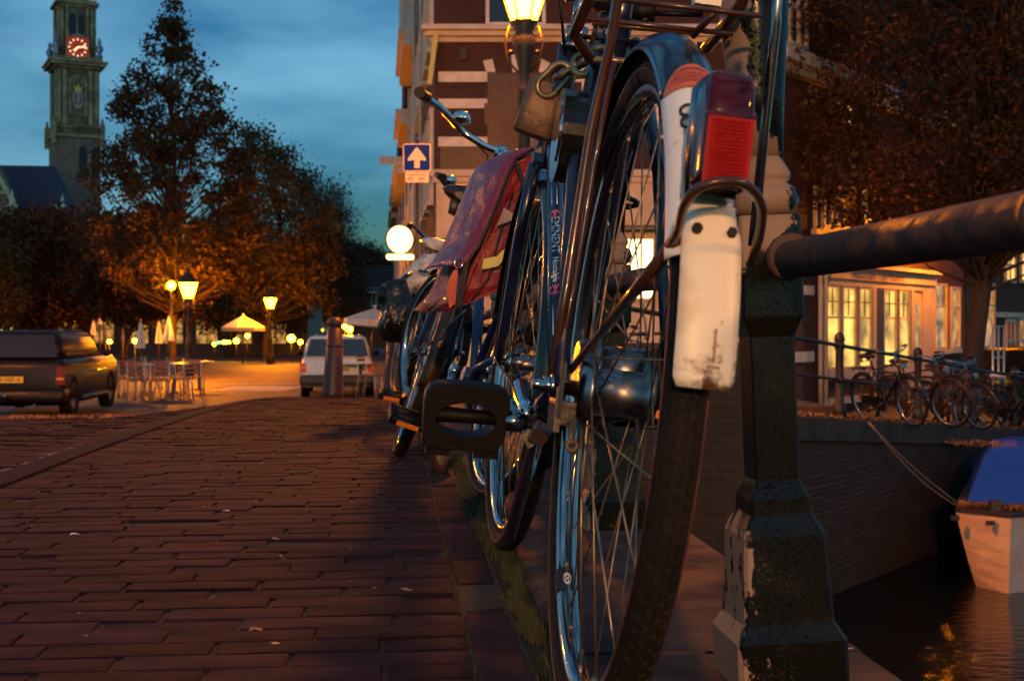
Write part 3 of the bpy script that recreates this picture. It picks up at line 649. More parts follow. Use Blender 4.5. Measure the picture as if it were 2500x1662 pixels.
# --- museum house along the far quay, on the right (local x along the quay, y away from the water)
def FT(px):
    k = (px-1250)/F; return (19.4*k-.24)/(.596-.803*k)
def FZ(px, py): return CH+(HZ-py)/F*(19.4+.803*FT(px))
mh = thing('museum_house', 'brick quay house with cream museum shopfront and tall lit windows behind the railing', 'building', FQ0, (0, 0, QA))
x0, x1 = FT(1893), FT(2275)+.0; xe = FT(2420)
b = MB(); b.b2(x0, xe, 0, 8, -1.8, 11); b.build('wall', M['facade2'], mh)
zc0, zc1 = FZ(2015, 690), FZ(2015, 648)
b = MB(); b.b2(FT(2013), FT(2272), -.16, -.001, zc0+.1, zc1); b.b2(FT(2008), FT(2277), -.30, -.001, zc1+.001, zc1+.09); b.b2(FT(2013), FT(2272), -.10, -.001, zc0-.05, zc0+.098); cornice = b.build('fascia', M['cream'], mh)
text('lettering', 'Amsterdam Tulip Museum', .30, M['darkwood'], cornice, (FT(2130), -.165, (zc0+zc1)/2+.03), (PI/2, 0, 0))
zs = FZ(2015, 903); zh = zc0-.05
for (a, c) in ((2011, 2043), (2050, 2083), (2091, 2121), (2151, 2182), (2188, 2214)):
    f, g = MB(), MB(); framed(f, g, FT(a), FT(c), zs, zh, -.02, .05, .06, 0, .62); fo = f.build('window', M['cream'], mh)
    g.build('pane', M['litmus'], fo)
    g = MB(); xm = (FT(a)+FT(c))/2; zm = zs+(zh-zs)*.62
    g.b2(xm-.012, xm+.012, -.06, -.04, zm+.04, zh-.06)
    g.build('glazing_bar', M['darkwood'], fo); g = MB(); g.b2(FT(a)+.06, FT(c)-.06, -.058, -.042, zm+(zh-zm)*.5-.012, zm+(zh-zm)*.5+.012); g.build('glazing_bar', M['darkwood'], fo)
    g = MB(); xa, xb = FT(a), FT(c); 
    for i in range(4):
        z = zh-.25-i*.22; g.b2(xa+.12, xb-.12, .004, .03, z-.02, z)
for qa, qb in ((2004, 2010.5), (2216, 2225), (2245, 2268), (2122, 2130)): b = MB(); b.b2(FT(qa), FT(qb), -.1, -.001, -1.5, zh); b.build('pilaster', M['cream'], mh)
b = MB(); b.b2(FT(2011), FT(2122)-.01, -.14, -.001, zs-.22, zs-.001); b.b2(FT(2151), FT(2215), -.12, -.001, zs-.2, zs-.001); b.b2(FT(2011), FT(2122)-.01, -.12, -.001, -1.25, -1.1); b.build('sill', M['cream'], mh)
b = MB(); b.b2(FT(2011), FT(2120), -.05, -.001, -1.09, zs-.23); b.build('stallriser', M['facade'], mh)
b = MB(); b.b2(FT(2131), FT(2150), -.08, -.001, -1.5, zh-.01); b.build('doorway', M['darkwood'], mh)
d = MB(); d.b2(FT(2227), FT(2244), -.05, -.001, -1.3, zh); d = d.build('door', M['cream'], mh); g = MB(); g.b2(FT(2230), FT(2241), -.06, -.051, -.3, zh-.3); g.build('pane', M['litdim'], d)
for (p0, a, c) in ((1945, 697, 720), (1945, 858, 883)):
    b = MB(); b.b2(FT(1893), FT(1985), -.03, -.001, FZ(1970, c), FZ(1970, a)); b.build('stone_band', M['bandw'], mh)
b = MB(); b.tube([(FT(1992), -.1, -1.5), (FT(1992), -.1, 1.9)], .05, 8); b.build('drainpipe', M['plaster'], mh)
b = MB(); b.tube([(FT(2003), -.12, -1.5), (FT(2003), -.12, 1.5), (FT(2005), -.3, 1.75), (FT(2012), -.34, 1.9)], .05, 8); b.build('drainpipe', M['plaster'], mh)
for (a, c, t0, s0, m_) in ((2276, 2308, 692, 853, 'litdim'), (2318, 2340, 700, 850, 'litdim'), (2382, 2425, 690, 850, 'litdim'), (1985, 1995, 455, 560, 'glassdark'), (2003, 2015, 455, 555, 'glassdark'), (2035, 2052, 455, 552, 'glassdark'), (2100, 2115, 460, 540, 'lit')):
    f, g = MB(), MB(); zz = FZ((a+c)/2, s0); zt_ = FZ((a+c)/2, t0); framed(f, g, FT(a), max(FT(c), FT(a)+.5), zz, zt_, 0, .06, .07, 0, .66); fo = f.build('window', M['cream'], mh); g.build('pane', M[m_], fo)
    b = MB(); b.b2(FT(a)-.1, max(FT(c), FT(a)+.5)+.1, -.12, -.001, zz-.12, zz-.002); b.build('sill', M['cream'], mh)
b = MB(); b.b2(x0-.2, xe, -.35, -.001, FZ(1900, 150), FZ(1900, 118)); b.b2(x0-.1, xe, -.2, -.001, FZ(1900, 175), FZ(1900, 151)); b.build('cornice', M['bandw'], mh)
for (a, c) in ((1903, 1916), (1922, 1935)):
    f, g = MB(), MB(); framed(f, g, FT(a), FT(a)+.9, FZ(a, 110), FZ(a, -60), 0, .09, .07, 1, .6); fo = f.build('window', M['bandw'], mh); g.build('pane', M['glassdark'], fo)
for (a, t0, s0) in ((2003, 150, 215), (2038, 240, 310), (2080, 295, 312)):
    f, g = MB(), MB(); framed(f, g, FT(a), FT(a)+1.0, FZ(a, s0), FZ(a, t0), 0, .07, .07, 1, .6); fo = f.build('window', M['cream'], mh); g.build('pane', M['lit'], fo)
nh = thing('quay_house', 'brick quay house with door and lit upper windows beyond the tree trunk', 'building', FQ0, (0, 0, QA))
b = MB(); b.b2(xe+.01, xe+34, .02, 8, -1.8, 12); b.build('wall', M['facade'], nh)
b = MB(); b.b2(xe+.01, xe+34, -.08, .019, FZ(2470, 775), FZ(2470, 763)); b.build('stone_band', M['plaster'], nh)
for (a, c, t0, s0, m_) in ((2452, 2478, 610, 690, 'lit'), (2490, 2520, 600, 690, 'lit'), (2455, 2478, 778, 900, 'glassdark'), (2486, 2512, 775, 900, 'litdim')):
    f, g = MB(), MB(); framed(f, g, FT(a), FT(c), FZ(a, s0), FZ(a, t0), .02, .1, .07, 1, .55); fo = f.build('window' if t0 < 700 else 'door', M['cream'], nh); g.build('pane', M[m_], fo)
for k in range(8):
    for z in (-.2, 3.2, 6.4):
        f, g = MB(), MB(); xx = xe+8+k*3; framed(f, g, xx, xx+1.3, z, z+2, .02, .1, .07, 1, .55); fo = f.build('window', M['cream'], nh); g.build('pane', M['litdim' if (k+int(z)) % 3 else 'lit'], fo)
# --- far roofs at the end of the street
fh = thing('distant_house', 'dark roofed distant house with a small pale dormer at the end of the street', 'building', camw(LX(905, 110), 110), (0, 0, -CA))
s = 110/F
def fx(px): return (px-905)*s
b = MB(); b.b2(fx(862), fx(985), 0, 8, -1.5, ZH(700, 110)); b.build('wall', M['darkwood'], fh)
b = MB(); b.prism([(fx(858), ZH(700, 110)), (fx(882), ZH(652, 110)), (fx(975), ZH(648, 110)), (fx(990), ZH(700, 110))], -.3, 8.2); b.build('roof', M['tile'], fh)
dm = MB(); dm.b2(fx(899), fx(932), -1.6, -.31, ZH(716, 110), ZH(702, 110)); dm = dm.build('dormer', M['bandw'], fh)
b = MB(); b.prism([(fx(896), ZH(702, 110)+.01), (fx(906), ZH(684, 110)), (fx(930), ZH(683, 110)), (fx(938), ZH(702, 110)+.01)], -1.8, -.32); b.build('dormer_roof', M['roof'], dm)
for q in (903, 911, 920):
    g = MB(); g.b2(fx(q), fx(q+6), -1.64, -1.61, ZH(713, 110), ZH(705, 110)); g.build('pane', M['glassdark'], dm)
for q in (905, 916, 927):
    g = MB(); g.b2(fx(q), fx(q+5), -.06, -.002, ZH(748, 110), ZH(722, 110)); g.build('window', M['plaster'], fh)
# --- terrace front with lit windows behind the left trees
lh = thing('terrace_building', 'low lit cafe front glimpsed under the trees behind the closed parasols', 'building', camw(LX(300, 78), 78), (0, 0, -CA))
s = 78/F
b = MB(); b.b2(-8.5, 11, 0, 6, -1.5, 5.0); b.build('wall', M['darkwood'], lh)
for q in range(9):
    f, g = MB(), MB(); framed(f, g, -8+q*2.05, -6.6+q*2.05, -.6, 1.0, 0, .08, .06, 1, .6); fo = f.build('window', M['darkwood'], lh); g.build('pane', M['litdim'], fo)
lh = thing('lit_house', 'house front glowing yellow behind leaves at the left edge', 'building', camw(LX(-40, 70), 70), (0, 0, -CA))
b = MB(); b.b2(-4, 2.2, 0, 5, -1.5, 6.5); b.build('wall', M['darkwood'], lh)
for q in range(3):
    for z in (-.3, 2.1, 4.1):
        f, g = MB(), MB(); framed(f, g, -3.6+q*1.9, -2.2+q*1.9, z, z+1.6, 0, .08, .06, 1, .6); fo = f.build('window', M['cream'], lh); g.build('pane', M['lit'], fo)
# ================================================================== CHURCH AND TOWER
TD = 250.0; TS = TD/F
tw = thing('church_tower', 'tall stone church tower with a red clock and a crowned shield against the dusk sky', 'tower', camw(LX(182, TD), TD), (0, 0, -CA))
TR = math.radians(27)
def tz(py): return ZH(py, TD)
RT = Matrix.Rotation(TR, 4, 'Z')
def tb(name, mt, fn, parent=tw):
    b = MB(); fn(b); b.v = [tuple(RT @ Vector(v)) for v in b.v]; return b.build(name, mt, parent)
def sq(b, h, z0, z1): b.b2(-h, h, -h, h, z0, z1)
# rotated square: half widths from the picture
hB, hC, hA = 3.85, 3.05, 4.1
tb('brick_stage', M['tbrick'], lambda b: sq(b, hA, -2, tz(338)))
tb('balustrade_ledge', M['stone'], lambda b: (sq(b, hA+.45, tz(342), tz(336)), sq(b, hA+.35, tz(318), tz(315))))
def bal(b):
    for i in range(15):
        q = -hA+i*2*hA/14
        for (x, y) in ((q, -hA-.2), (-hA-.2, q), (hA+.2, q)): b.b2(x-.11, x+.11, y-.11, y+.11, tz(336), tz(318))
tb('balustrade', M['stone'], bal)
tb('stone_stage', M['stoned'], lambda b: sq(b, hB-.25, tz(340), tz(168)))
def pil(b):
    for q in (-hB+.45, -hB+1.5, hB-1.5, hB-.45):
        b.b2(q-.38, q+.38, -hB-.12, -hB+.3, tz(312), tz(180)); b.b2(-hB-.12, -hB+.3, q-.38, q+.38, tz(312), tz(180)); b.b2(hB-.3, hB+.12, q-.38, q+.38, tz(312), tz(180))
tb('pilaster', M['stone'], pil)
def arch(b, cx, w, z0, z1, y0, y1, n=10):
    pl = [(cx-w, z0), (cx+w, z0)]+[(cx+w*math.cos(PI*i/n), z1+w*math.sin(PI*i/n)) for i in range(n+1)]
    b.prism(pl, y0, y1)
tb('arch_niche', M['stone'], lambda b: arch(b, 0, 1.75, tz(290), tz(215), -hB-.02, -hB+.4))
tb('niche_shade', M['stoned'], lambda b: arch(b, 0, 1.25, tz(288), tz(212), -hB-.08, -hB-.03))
em = tb('shield', M['bluefinial'], lambda b: b.lathe([(.05, -.01)], (0,0,0), 3) if False else b.prism([(1.0*math.cos(a)*(1 if math.sin(a) > 0 else .9), tz(251)+1.9*math.sin(a)) for a in lin(0, 2*PI, 21)[:-1]], -hB-.4, -hB-.1))
tb('shield_field', M['red'], lambda b: b.b2(-.6, .6, -hB-.5, -hB-.41, tz(262), tz(238)), em)
tb('shield_stripe', M['ink'], lambda b: b.b2(-.2, .2, -hB-.53, -hB-.501, tz(262), tz(238)), em)
for q in (243, 250, 257): text('saint_andrew_cross', 'X', .95, M['whiteink'], em, tuple(RT @ Vector((0, -hB-.56, tz(q)))), (PI/2, 0, TR))
tb('crown', M['goldp'], lambda b: (b.prism([(-.55, tz(234)), (.55, tz(234)), (.85, tz(218)), (.4, tz(224)), (0, tz(213)), (-.4, tz(224)), (-.85, tz(218))], -hB-.45, -hB-.15)), em)
tb('cornice', M['stone'], lambda b: (sq(b, hB+.35, tz(176), tz(170)), sq(b, hB+1.15, tz(170)+.01, tz(163)), sq(b, hB+1.45, tz(163)+.01, tz(158)), sq(b, hB+.6, tz(158)+.01, tz(149))))
tb('belfry', M['stoned'], lambda b: sq(b, hC, tz(152), tz(8)))
def pil2(b):
    for q in (-hC+.35, hC-.35, -hC+1.2, hC-1.2):
        for s_ in (-1,):
            b.rings([[(q+.33*math.cos(a), -hC-.15+.33*math.sin(a), z) for a in lin(0, 2*PI, 11)[:-1]] for z in (tz(150), tz(24))])
            b.rings([[(-hC-.15+.33*math.cos(a), q+.33*math.sin(a), z) for a in lin(0, 2*PI, 11)[:-1]] for z in (tz(150), tz(24))])
            b.rings([[(hC+.15+.33*math.cos(a), q+.33*math.sin(a), z) for a in lin(0, 2*PI, 11)[:-1]] for z in (tz(150), tz(24))])
tb('column', M['stone'], pil2)
tb('belfry_opening', M['ink'], lambda b: (arch(b, -.75, .6, tz(97), tz(50), -hC-.05, -hC+.2), arch(b, .75, .6, tz(97), tz(50), -hC-.05, -hC+.2)))
tb('belfry_opening', M['ink'], lambda b: b.b2(-hC-.05, -hC+.2, -.9, .9, tz(97), tz(42)))
tb('mullion', M['stone'], lambda b: (b.b2(-.14, .14, -hC-.16, -hC-.051, tz(97), tz(45)), b.b2(-1.45, 1.45, -hC-.14, -hC-.052, tz(99), tz(96))))
tb('upper_cornice', M['stone'], lambda b: (sq(b, hC+.35, tz(26), tz(20)), sq(b, hC+.9, tz(20)+.01, tz(14)), sq(b, hC+.5, tz(14)+.01, tz(8))))
tb('lantern_stage', M['stoned'], lambda b: (sq(b, 2.3, tz(8), tz(-150)), sq(b, 2.7, tz(-150)+.01, tz(-160))))
ck = tb('clock', M['clock'], lambda b: b.b2(-1.95, 1.95, -hC-.75, -hC-.2, tz(151), tz(101)))
tb('clock_frame', M['stone'], lambda b: (b.b2(-2.2, -1.96, -hC-.85, -hC-.2, tz(151), tz(99)), b.b2(1.96, 2.2, -hC-.85, -hC-.2, tz(151), tz(99)), b.prism([(-2.4, tz(101)+.03), (2.4, tz(101)+.03), (0, tz(92))], -hC-.9, -hC-.2)), ck)
for i in range(12):
    a = PI/2-i*PI/6; cx, cz = 1.5*math.cos(a), tz(126)+1.5*math.sin(a)
    tb('numeral', M['clockgold'], lambda b: b.prism([(cx+.26*math.cos(a+.8), cz+.26*math.sin(a+.8)), (cx-.25*math.cos(a), cz-.25*math.sin(a)), (cx+.26*math.cos(a-.8), cz+.26*math.sin(a-.8))], -hC-.82, -hC-.76), ck)
def hand(b, a, l, w):
    d = Vector((math.cos(a), math.sin(a))); n = Vector((-d.y, d.x)); p_ = [-d*.3-n*w*.4, d*l-n*w, d*l+n*w, -d*.3+n*w*.4]
    b.prism([(q.x, tz(126)+q.y) for q in p_], -hC-.9, -hC-.83)
tb('clock_hand', M['clockgold'], lambda b: hand(b, math.radians(12), 1.45, .2), ck); tb('clock_hand', M['clockgold'], lambda b: hand(b, math.radians(225), .95, .24), ck)
for (x, y) in ((-hB-.1, -hB-.1), (hB+.1, -hB-.1), (-hB-.1, hB+.1), (hB, hB)):
    tb('corner_urn', M['bluefinial'], lambda b: b.lathe([(.5, 0), (.65, .5), (.35, .9), (.75, 1.7), (.6, 2.4), (.25, 2.7), (.45, 3.1), (.1, 3.9)], (x, y, tz(149)), 10))
for (x, y) in ((-hA-.3, -hA-.3), (hA+.3, -hA-.3), (-hA-.3, hA+.3)):
    tb('corner_pier', M['stone'], lambda b: (b.b2(x-.45, x+.45, y-.45, y+.45, tz(360), tz(312)), b.lathe([(.3, 0), (.4, .4), (.15, .7), (.3, 1.0), (.05, 1.4)], (x, y, tz(312)), 8)))
tb('louvre_window', M['ink'], lambda b: (arch(b, .9, .75, tz(440), tz(372), -hA-.06, -hA+.1), arch(b, 3.1, .55, tz(440), tz(372), -hA-.06, -hA+.1)))
tb('window_surround', M['stone'], lambda b: (b.b2(-.1, .1, -hA-.12, -hA-.001, tz(450), tz(345)), b.b2(1.8, 2.3, -hA-.12, -hA-.001, tz(470), tz(345))))
# nave
NS = 225.0
nv = thing('church_nave', 'church body with a dark slate roof and white carved gable left of the tower', 'church', camw(LX(60, NS), NS), (0, 0, -CA))
s = NS/F
def cx_(px): return (px-60)*s
def nz_(py): return ZH(py, NS)
b = MB(); b.b2(cx_(-160), cx_(175), 2, 16, -2, nz_(545)); b.build('wall', M['tbrick'], nv)
b = MB(); b.add([(cx_(-160), 1.5, nz_(548)), (cx_(140), 1.5, nz_(548)), (cx_(92), 9, nz_(390)), (cx_(-160), 9, nz_(386)), (cx_(-160), 17, nz_(548)), (cx_(140), 17, nz_(548))], [(0, 1, 2, 3), (1, 5, 2), (3, 2, 5, 4)]); b.build('roof', M['roof'], nv)
b = MB(); b.b2(cx_(-160), cx_(165), 1.0, 1.9, nz_(556), nz_(546)); b.build('parapet', M['stone'], nv)
b = MB(); b.prism([(cx_(-60), nz_(545)), (cx_(38), nz_(545)), (cx_(38), nz_(500)), (cx_(0), nz_(415)), (cx_(-20), nz_(385)), (cx_(-60), nz_(470))], -.5, 1.4); b.build('gable_wall', M['tbrick'], nv)
b = MB(); b.prism([(cx_(0), nz_(440)), (cx_(36), nz_(500)), (cx_(44), nz_(498)), (cx_(2), nz_(425))], -1.2, -.51); b.b2(cx_(-4), cx_(20), -.9, -.52, nz_(474), nz_(468))
b.prism([(cx_(-5), nz_(490)), (cx_(4), nz_(500)), (cx_(9), nz_(540)), (cx_(3), nz_(545)), (cx_(-5), nz_(545))], -.9, -.53); b.build('white_stone_trim', M['scroll'], nv)
for q, k in ((38, 1.0), (160, .62)):
    m_ = M['scroll'] if q == 38 else M['plaster']
    b = MB(); b.lathe([(.75*k, 0), (.75*k, .9), (1.15*k, 1.1), (.55*k, 1.3), (.6*k, 2.6), (1.05*k, 2.8), (1.0*k, 3.1), (.55*k, 3.3), (.5*k, 4.1), (.2*k, 4.6), (.28*k, 5.0), (.05, 5.6*k+.3)], (cx_(q), -1.5, nz_(548)), 10); b.build('finial', m_, nv)
b = MB(); b.prism([(cx_(132), nz_(535)), (cx_(148), nz_(535)), (cx_(145), nz_(498)), (cx_(133), nz_(498))], .2, 1.2); b.build('dormer', M['plaster'], nv)
# ================================================================== TREES
def mkleaves(cents, n, sig, size, flat=.75, lo=.6):
    """numpy leaf quads around cluster centres -> verts, faces"""
    k = RNG.integers(0, len(cents), n); c = cents[k]
    p = c+RNG.normal(size=(n, 3))*np.array([sig, sig, sig*flat])
    a = RNG.normal(size=(n, 3)); a /= np.linalg.norm(a, axis=1)[:, None]
    u = RNG.normal(size=(n, 3)); u = np.cross(a, u); u /= np.linalg.norm(u, axis=1)[:, None]; w = np.cross(a, u)
    s = size*RNG.uniform(lo, 1.35, n)[:, None]
    v = np.stack([p-u*s, p-w*s*.55+a*s*.12, p+u*s, p+w*s*.55+a*s*.12], 1).reshape(-1, 3)
    return v
def leafmesh(name, v, m, parent):
    n = len(v)//4; me = bpy.data.meshes.new(name); me.vertices.add(len(v)); me.vertices.foreach_set('co', v.astype(np.float32).ravel())
    me.loops.add(4*n); me.loops.foreach_set('vertex_index', np.arange(4*n, dtype=np.int32)); me.polygons.add(n)
    me.polygons.foreach_set('loop_start', np.arange(0, 4*n, 4, dtype=np.int32)); me.polygons.foreach_set('loop_total', np.full(n, 4, dtype=np.int32))
    me.update(calc_edges=True); me.materials.append(m); return link(name, me, parent)
def tree(label, px, d, env, nl, size, leaf, trunk_px, gz=-1.2, ncl=260, sig=.34, depth=1.0, bare=False, bw=None, group=None, kind='tree', bias=.62, lf_=.6, shr=.9, top_py=None, low=None):
    """env: [(py, x_left, x_right)] outline of the crown in the picture, taken round at distance d"""
    base = camw(LX(px, d), d); t = thing('tree', label, kind, (base.x, base.y, gz), (0, 0, -CA), group)
    s = d/F; env = sorted(env)
    pys = [e[0] for e in env]
    def at(py): return np.interp(py, pys, [e[1] for e in env]), np.interp(py, pys, [e[2] for e in env])
    top = top_py if top_py is not None else pys[0]
    def loc(x, dy, py): return Vector(((x-px)*s, dy, ZH(py, d)-gz))
    cents = []; tw_ = []
    while len(cents) < ncl:
        py = random.uniform(pys[0], pys[-1]); l, r = at(py)
        wmax = max(e[2]-e[1] for e in env)
        if random.random() > ((r-l)/wmax)**1.0: continue
        rad = math.sqrt(random.random())**bias; an = random.random()*2*PI
        hw = (r-l)/2*shr; x = (l+r)/2+hw*rad*math.cos(an); dy = hw*rad*math.sin(an)*s*depth
        cents.append(loc(x, dy, py))
    tb_ = MB(); r0 = trunk_px*s/2
    H = ZH(top, d)-gz; ntr = 12
    axis = []
    for i in range(ntr+1):
        f = i/ntr; py_ = HZ-(gz+H*f-CH)/s; xx = (np.interp(py_, pys, [(e[1]+e[2])/2 for e in env])-px)*s*smooth(f*1.4)+.02*H*math.sin(f*9+px)*.3
        axis.append(Vector((xx, .1*math.sin(f*5+px), H*f*.97)))
    tb_.tube(axis, [r0*(1.25 if i == 0 else 1)*max(.06, 1-i/ntr*.97) for i in range(ntr+1)], 9)
    trunk = tb_.build('trunk', M['bark'], t)
    br = MB()
    for c in cents[:int(len(cents)*lf_)]:
        f = max(.15, min(.93, (c.z/H)*.72-.02*random.random())); k = f*ntr; i = int(k); a = axis[i].lerp(axis[min(ntr, i+1)], k-i)
        mid = a.lerp(c, .55)+Vector((random.gauss(0, .04*H*.3), random.gauss(0, .04*H*.3), -.03*H*random.random()))
        rr = r0*.22*(1-f*.6); br.tube([a, mid, c], [rr, rr*.5, rr*.16], 5)
        for _ in range(bw or 2):
            e = c+Vector((random.gauss(0, 1), random.gauss(0, 1), abs(random.gauss(0, .8))))*sig*1.3; br.tube([mid.lerp(c, .6), e], [rr*.25, rr*.1], 4)
    br.build('limbs', M['bark'], t)
    if nl: leafmesh('crown', mkleaves(np.array([tuple(c) for c in cents]), nl, sig, size), M[leaf], t)
    return t
tree('tall pointed autumn tree standing in front of the church tower', 425, 46, [(10, 418, 430), (60, 385, 455), (110, 365, 470), (160, 330, 500), (190, 300, 520), (260, 275, 560), (330, 262, 600), (420, 210, 625), (500, 195, 640), (580, 200, 650), (650, 230, 640), (700, 300, 600)], 26000, .088, 'leafA', 22, ncl=340, sig=.20, shr=.95, bw=3, lf_=1)
tree('rounded golden brown tree right of the pointed tree', 650, 66, [(322, 590, 640), (350, 570, 700), (400, 560, 745), (470, 540, 800), (560, 530, 845), (640, 520, 850), (700, 540, 835), (745, 580, 820)], 19000, .11, 'leafB', 20, ncl=260, sig=.34, bw=3, lf_=.9)
tree('thinly leaved tree with bare twigs at its top, at the end of the row', 800, 90, [(425, 740, 780), (450, 710, 845), (500, 700, 870), (600, 720, 885), (700, 740, 880), (770, 760, 880)], 5500, .11, 'leafR', 16, ncl=420, sig=.5, bw=7, lf_=1)
tree('dark red brown tree with low branches at the left, behind the parked car', 60, 58, [(520, 30, 180), (570, -30, 250), (650, -60, 270), (740, -50, 260), (790, -10, 220)], 16000, .12, 'leafR', 20, ncl=300, sig=.4)
tree('red brown tree beside the lit street lantern, under the pointed tree', 300, 54, [(530, 240, 380), (580, 200, 450), (660, 190, 520), (730, 200, 520), (780, 260, 470)], 15000, .11, 'leafR', 18, ncl=300, sig=.36)
tree('orange lit tree between the two bright street lanterns', 560, 74, [(560, 520, 620), (620, 470, 680), (700, 450, 720), (760, 470, 760), (790, 500, 740)], 13000, .13, 'leafB', 14, ncl=260, sig=.45)
tree('low dark tree against the far roofs at the end of the street', 840, 100, [(600, 780, 850), (640, 780, 880), (700, 770, 890), (760, 780, 885), (800, 800, 870)], 9000, .14, 'leafR', 10, ncl=200, sig=.5)
tree('distant dark tree top behind the far house roof', 905, 150, [(606, 860, 915), (625, 845, 950), (650, 840, 975), (690, 850, 990)], 7000, .2, 'leafR', 8, ncl=200, sig=.6)
tree('yellow green tree at the very left edge, lit from behind', -5, 52, [(600, -40, 25), (640, -60, 45), (720, -70, 50), (790, -60, 45)], 5000, .09, 'leafB', 10, ncl=120, sig=.3)
tree('large dark brown leafed tree on the canal quay, its trunk behind the railing', 2362, 26.5, [(-420, 2100, 2600), (-300, 1980, 2800), (-100, 1890, 2950), (60, 1880, 3000), (200, 1885, 3000), (340, 1895, 2950), (430, 1930, 2900), (500, 1990, 2850), (545, 2100, 2750), (600, 2280, 2700)], 70000, .058, 'leafR', 56, gz=-1.45, ncl=1000, sig=.23, depth=.75, bias=.75, lf_=.25, shr=.96)
# ================================================================== STREET LANTERNS
def lantern(loc, h, label, glow, sc=1.0, crown=True, group='lit street lanterns', arms=True):
    t = thing('street_lantern', label, 'street lantern', loc, (0, 0, -CA), group)
    b = MB(); b.lathe([(.17*sc, 0), (.17*sc, .35), (.12*sc, .5), (.10*sc, 1.0), (.12*sc, 1.05), (.075*sc, 1.2), (.06*sc, h-.75), (.075*sc, h-.72), (.05*sc, h-.69), (.06*sc, h-.5*sc), (.11*sc, h-.3*sc), (.13*sc, h-.18*sc), (.09*sc, h-.12*sc), (.145*sc, h-.02*sc), (.145*sc, h)], n=14)
    b.build('pole', M['ironlamp'], t)
    if arms:
        b = MB()
        for k in (-1, 1):
            b.tube([(k*.05*sc, 0, h-.55*sc), (k*.17*sc, 0, h-.42*sc), (k*.20*sc, 0, h-.22*sc), (k*.15*sc, 0, h-.05*sc)], .014*sc, 6)
            b.sphere((k*.14*sc, 0, h-.33*sc), .03*sc, 8, 6)
        b.build('scroll_arm', M['ironlamp'], t)
    g = MB(); g.lathe([(.135*sc, .012), (.275*sc, .44*sc)], (0, 0, h), 6); gl = g.build('glass', glow, t)
    b = MB()
    for k in range(6):
        a = k*PI/3; b.tube([(.14*sc*math.cos(a), .14*sc*math.sin(a), h), (.283*sc*math.cos(a), .283*sc*math.sin(a), h+.45*sc)], .012*sc, 5)
    b.lathe([(.285*sc, .44*sc), (.30*sc, .46*sc), (.24*sc, .56*sc), (.14*sc, .66*sc), (.15*sc, .70*sc), (.05*sc, .78*sc), (.02*sc, .9*sc)], (0, 0, h), 12)
    b.build('lantern_frame', M['ironlamp'], t)
    return t
M['glownear'] = mat('lantern_glow', (1,.8,.4), None, .4, emit=(1,.23,.0006), es=1000)
M['glowfar'] = mat('far_lantern_glow', (1,.8,.4), None, .4, emit=(1,.23,.0004), es=1150)
M['glowunseen'] = mat('unseen_lantern_glow', (1,.8,.4), None, .4, emit=(1,.25,.001), es=560)  # shared by the added street lantern and the assumed one in the leaves
M['glowside'] = mat('added_side_lantern_glow', (1,.8,.4), None, .4, emit=(1,.46,.12), es=330)
M['glowsmall'] = mat('terrace_lamp_glow', (1,.8,.4), None, .4, emit=(1,.45,.006), es=80)
M['glowback'] = mat('assumed_bridge_lantern_glow', (1,.8,.4), None, .4, emit=(1,.46,.17), es=2400)
v = P(1279, 52, 13.8); gz = HG(v.x, v.y); lantern((v.x, v.y, gz), v.z-gz, 'nearest glowing street lantern at the top of the picture, in front of the brick house', M['glownear'])
v = P(460, 727, 42); lantern((v.x, v.y, -1.2), v.z+1.2, 'brightest lit street lantern under the pointed autumn tree', M['glowfar'], 1.05)
v = P(660, 752, 58); lantern((v.x, v.y, -1.2), v.z+1.2, 'lit street lantern just right of the open parasol', M['glowfar'], .95)
v = P(722, 802, 88); lantern((v.x, v.y, -1.2), v.z+1.2, 'small distant street lantern left of the white car', M['glowsmall'], 1.1, arms=False)
v = P(778, 826, 95); lantern((v.x, v.y, -1.2), max(1.0, v.z+1.2), 'small distant street lantern low above the white car roof', M['glowsmall'], 1.1, arms=False)
lantern((-1.3, -13.5, -.15), 3.5, 'assumed unseen street lantern on the bridge behind the camera', M['glowback'])  # assumed lantern out of view, added to light the white mudguard plate
lantern((-8.4, 17.0, HG(-8.4, 17)), 4.2, 'added unseen lantern left of the dark car, brightening the street', M['glowunseen'], .8)  # unseen lantern added to brighten the cars, road and trees
v = camw(*[(.24+.596*FT(2215)+1.4*.803), (19.4+.803*FT(2215)-1.4*.596)]); lantern((v.x, v.y, -1.45), 4.1, 'assumed street lantern on the far quay, set unseen in the leaves of the big dark tree', M['glowunseen'], .8)  # assumed lantern, added out of sight to light the museum front
lantern((6.4, -3.0, 0), 3.2, 'assumed unseen lantern right of the camera, added to gild the railing post', M['glowside'], .85)  # assumed lantern added on its own block for gold glints on the post
def bulb(px, py, d, r, label, m='glowsmall', pole=True, gz=-1.2):
    v = P(px, py, d); t = thing('globe_lamp', label, 'lamp', (v.x, v.y, gz), (0, 0, 0), 'small round terrace lamps')
    b = MB(); b.sphere((0, 0, v.z-gz), r, 12, 8); b.build('globe', M[m], t)
    b = MB(); b.tube([(0, 0, 0), (0, 0, v.z-gz-r)], .02, 6); b.build('pole', M['iron'], t); return t
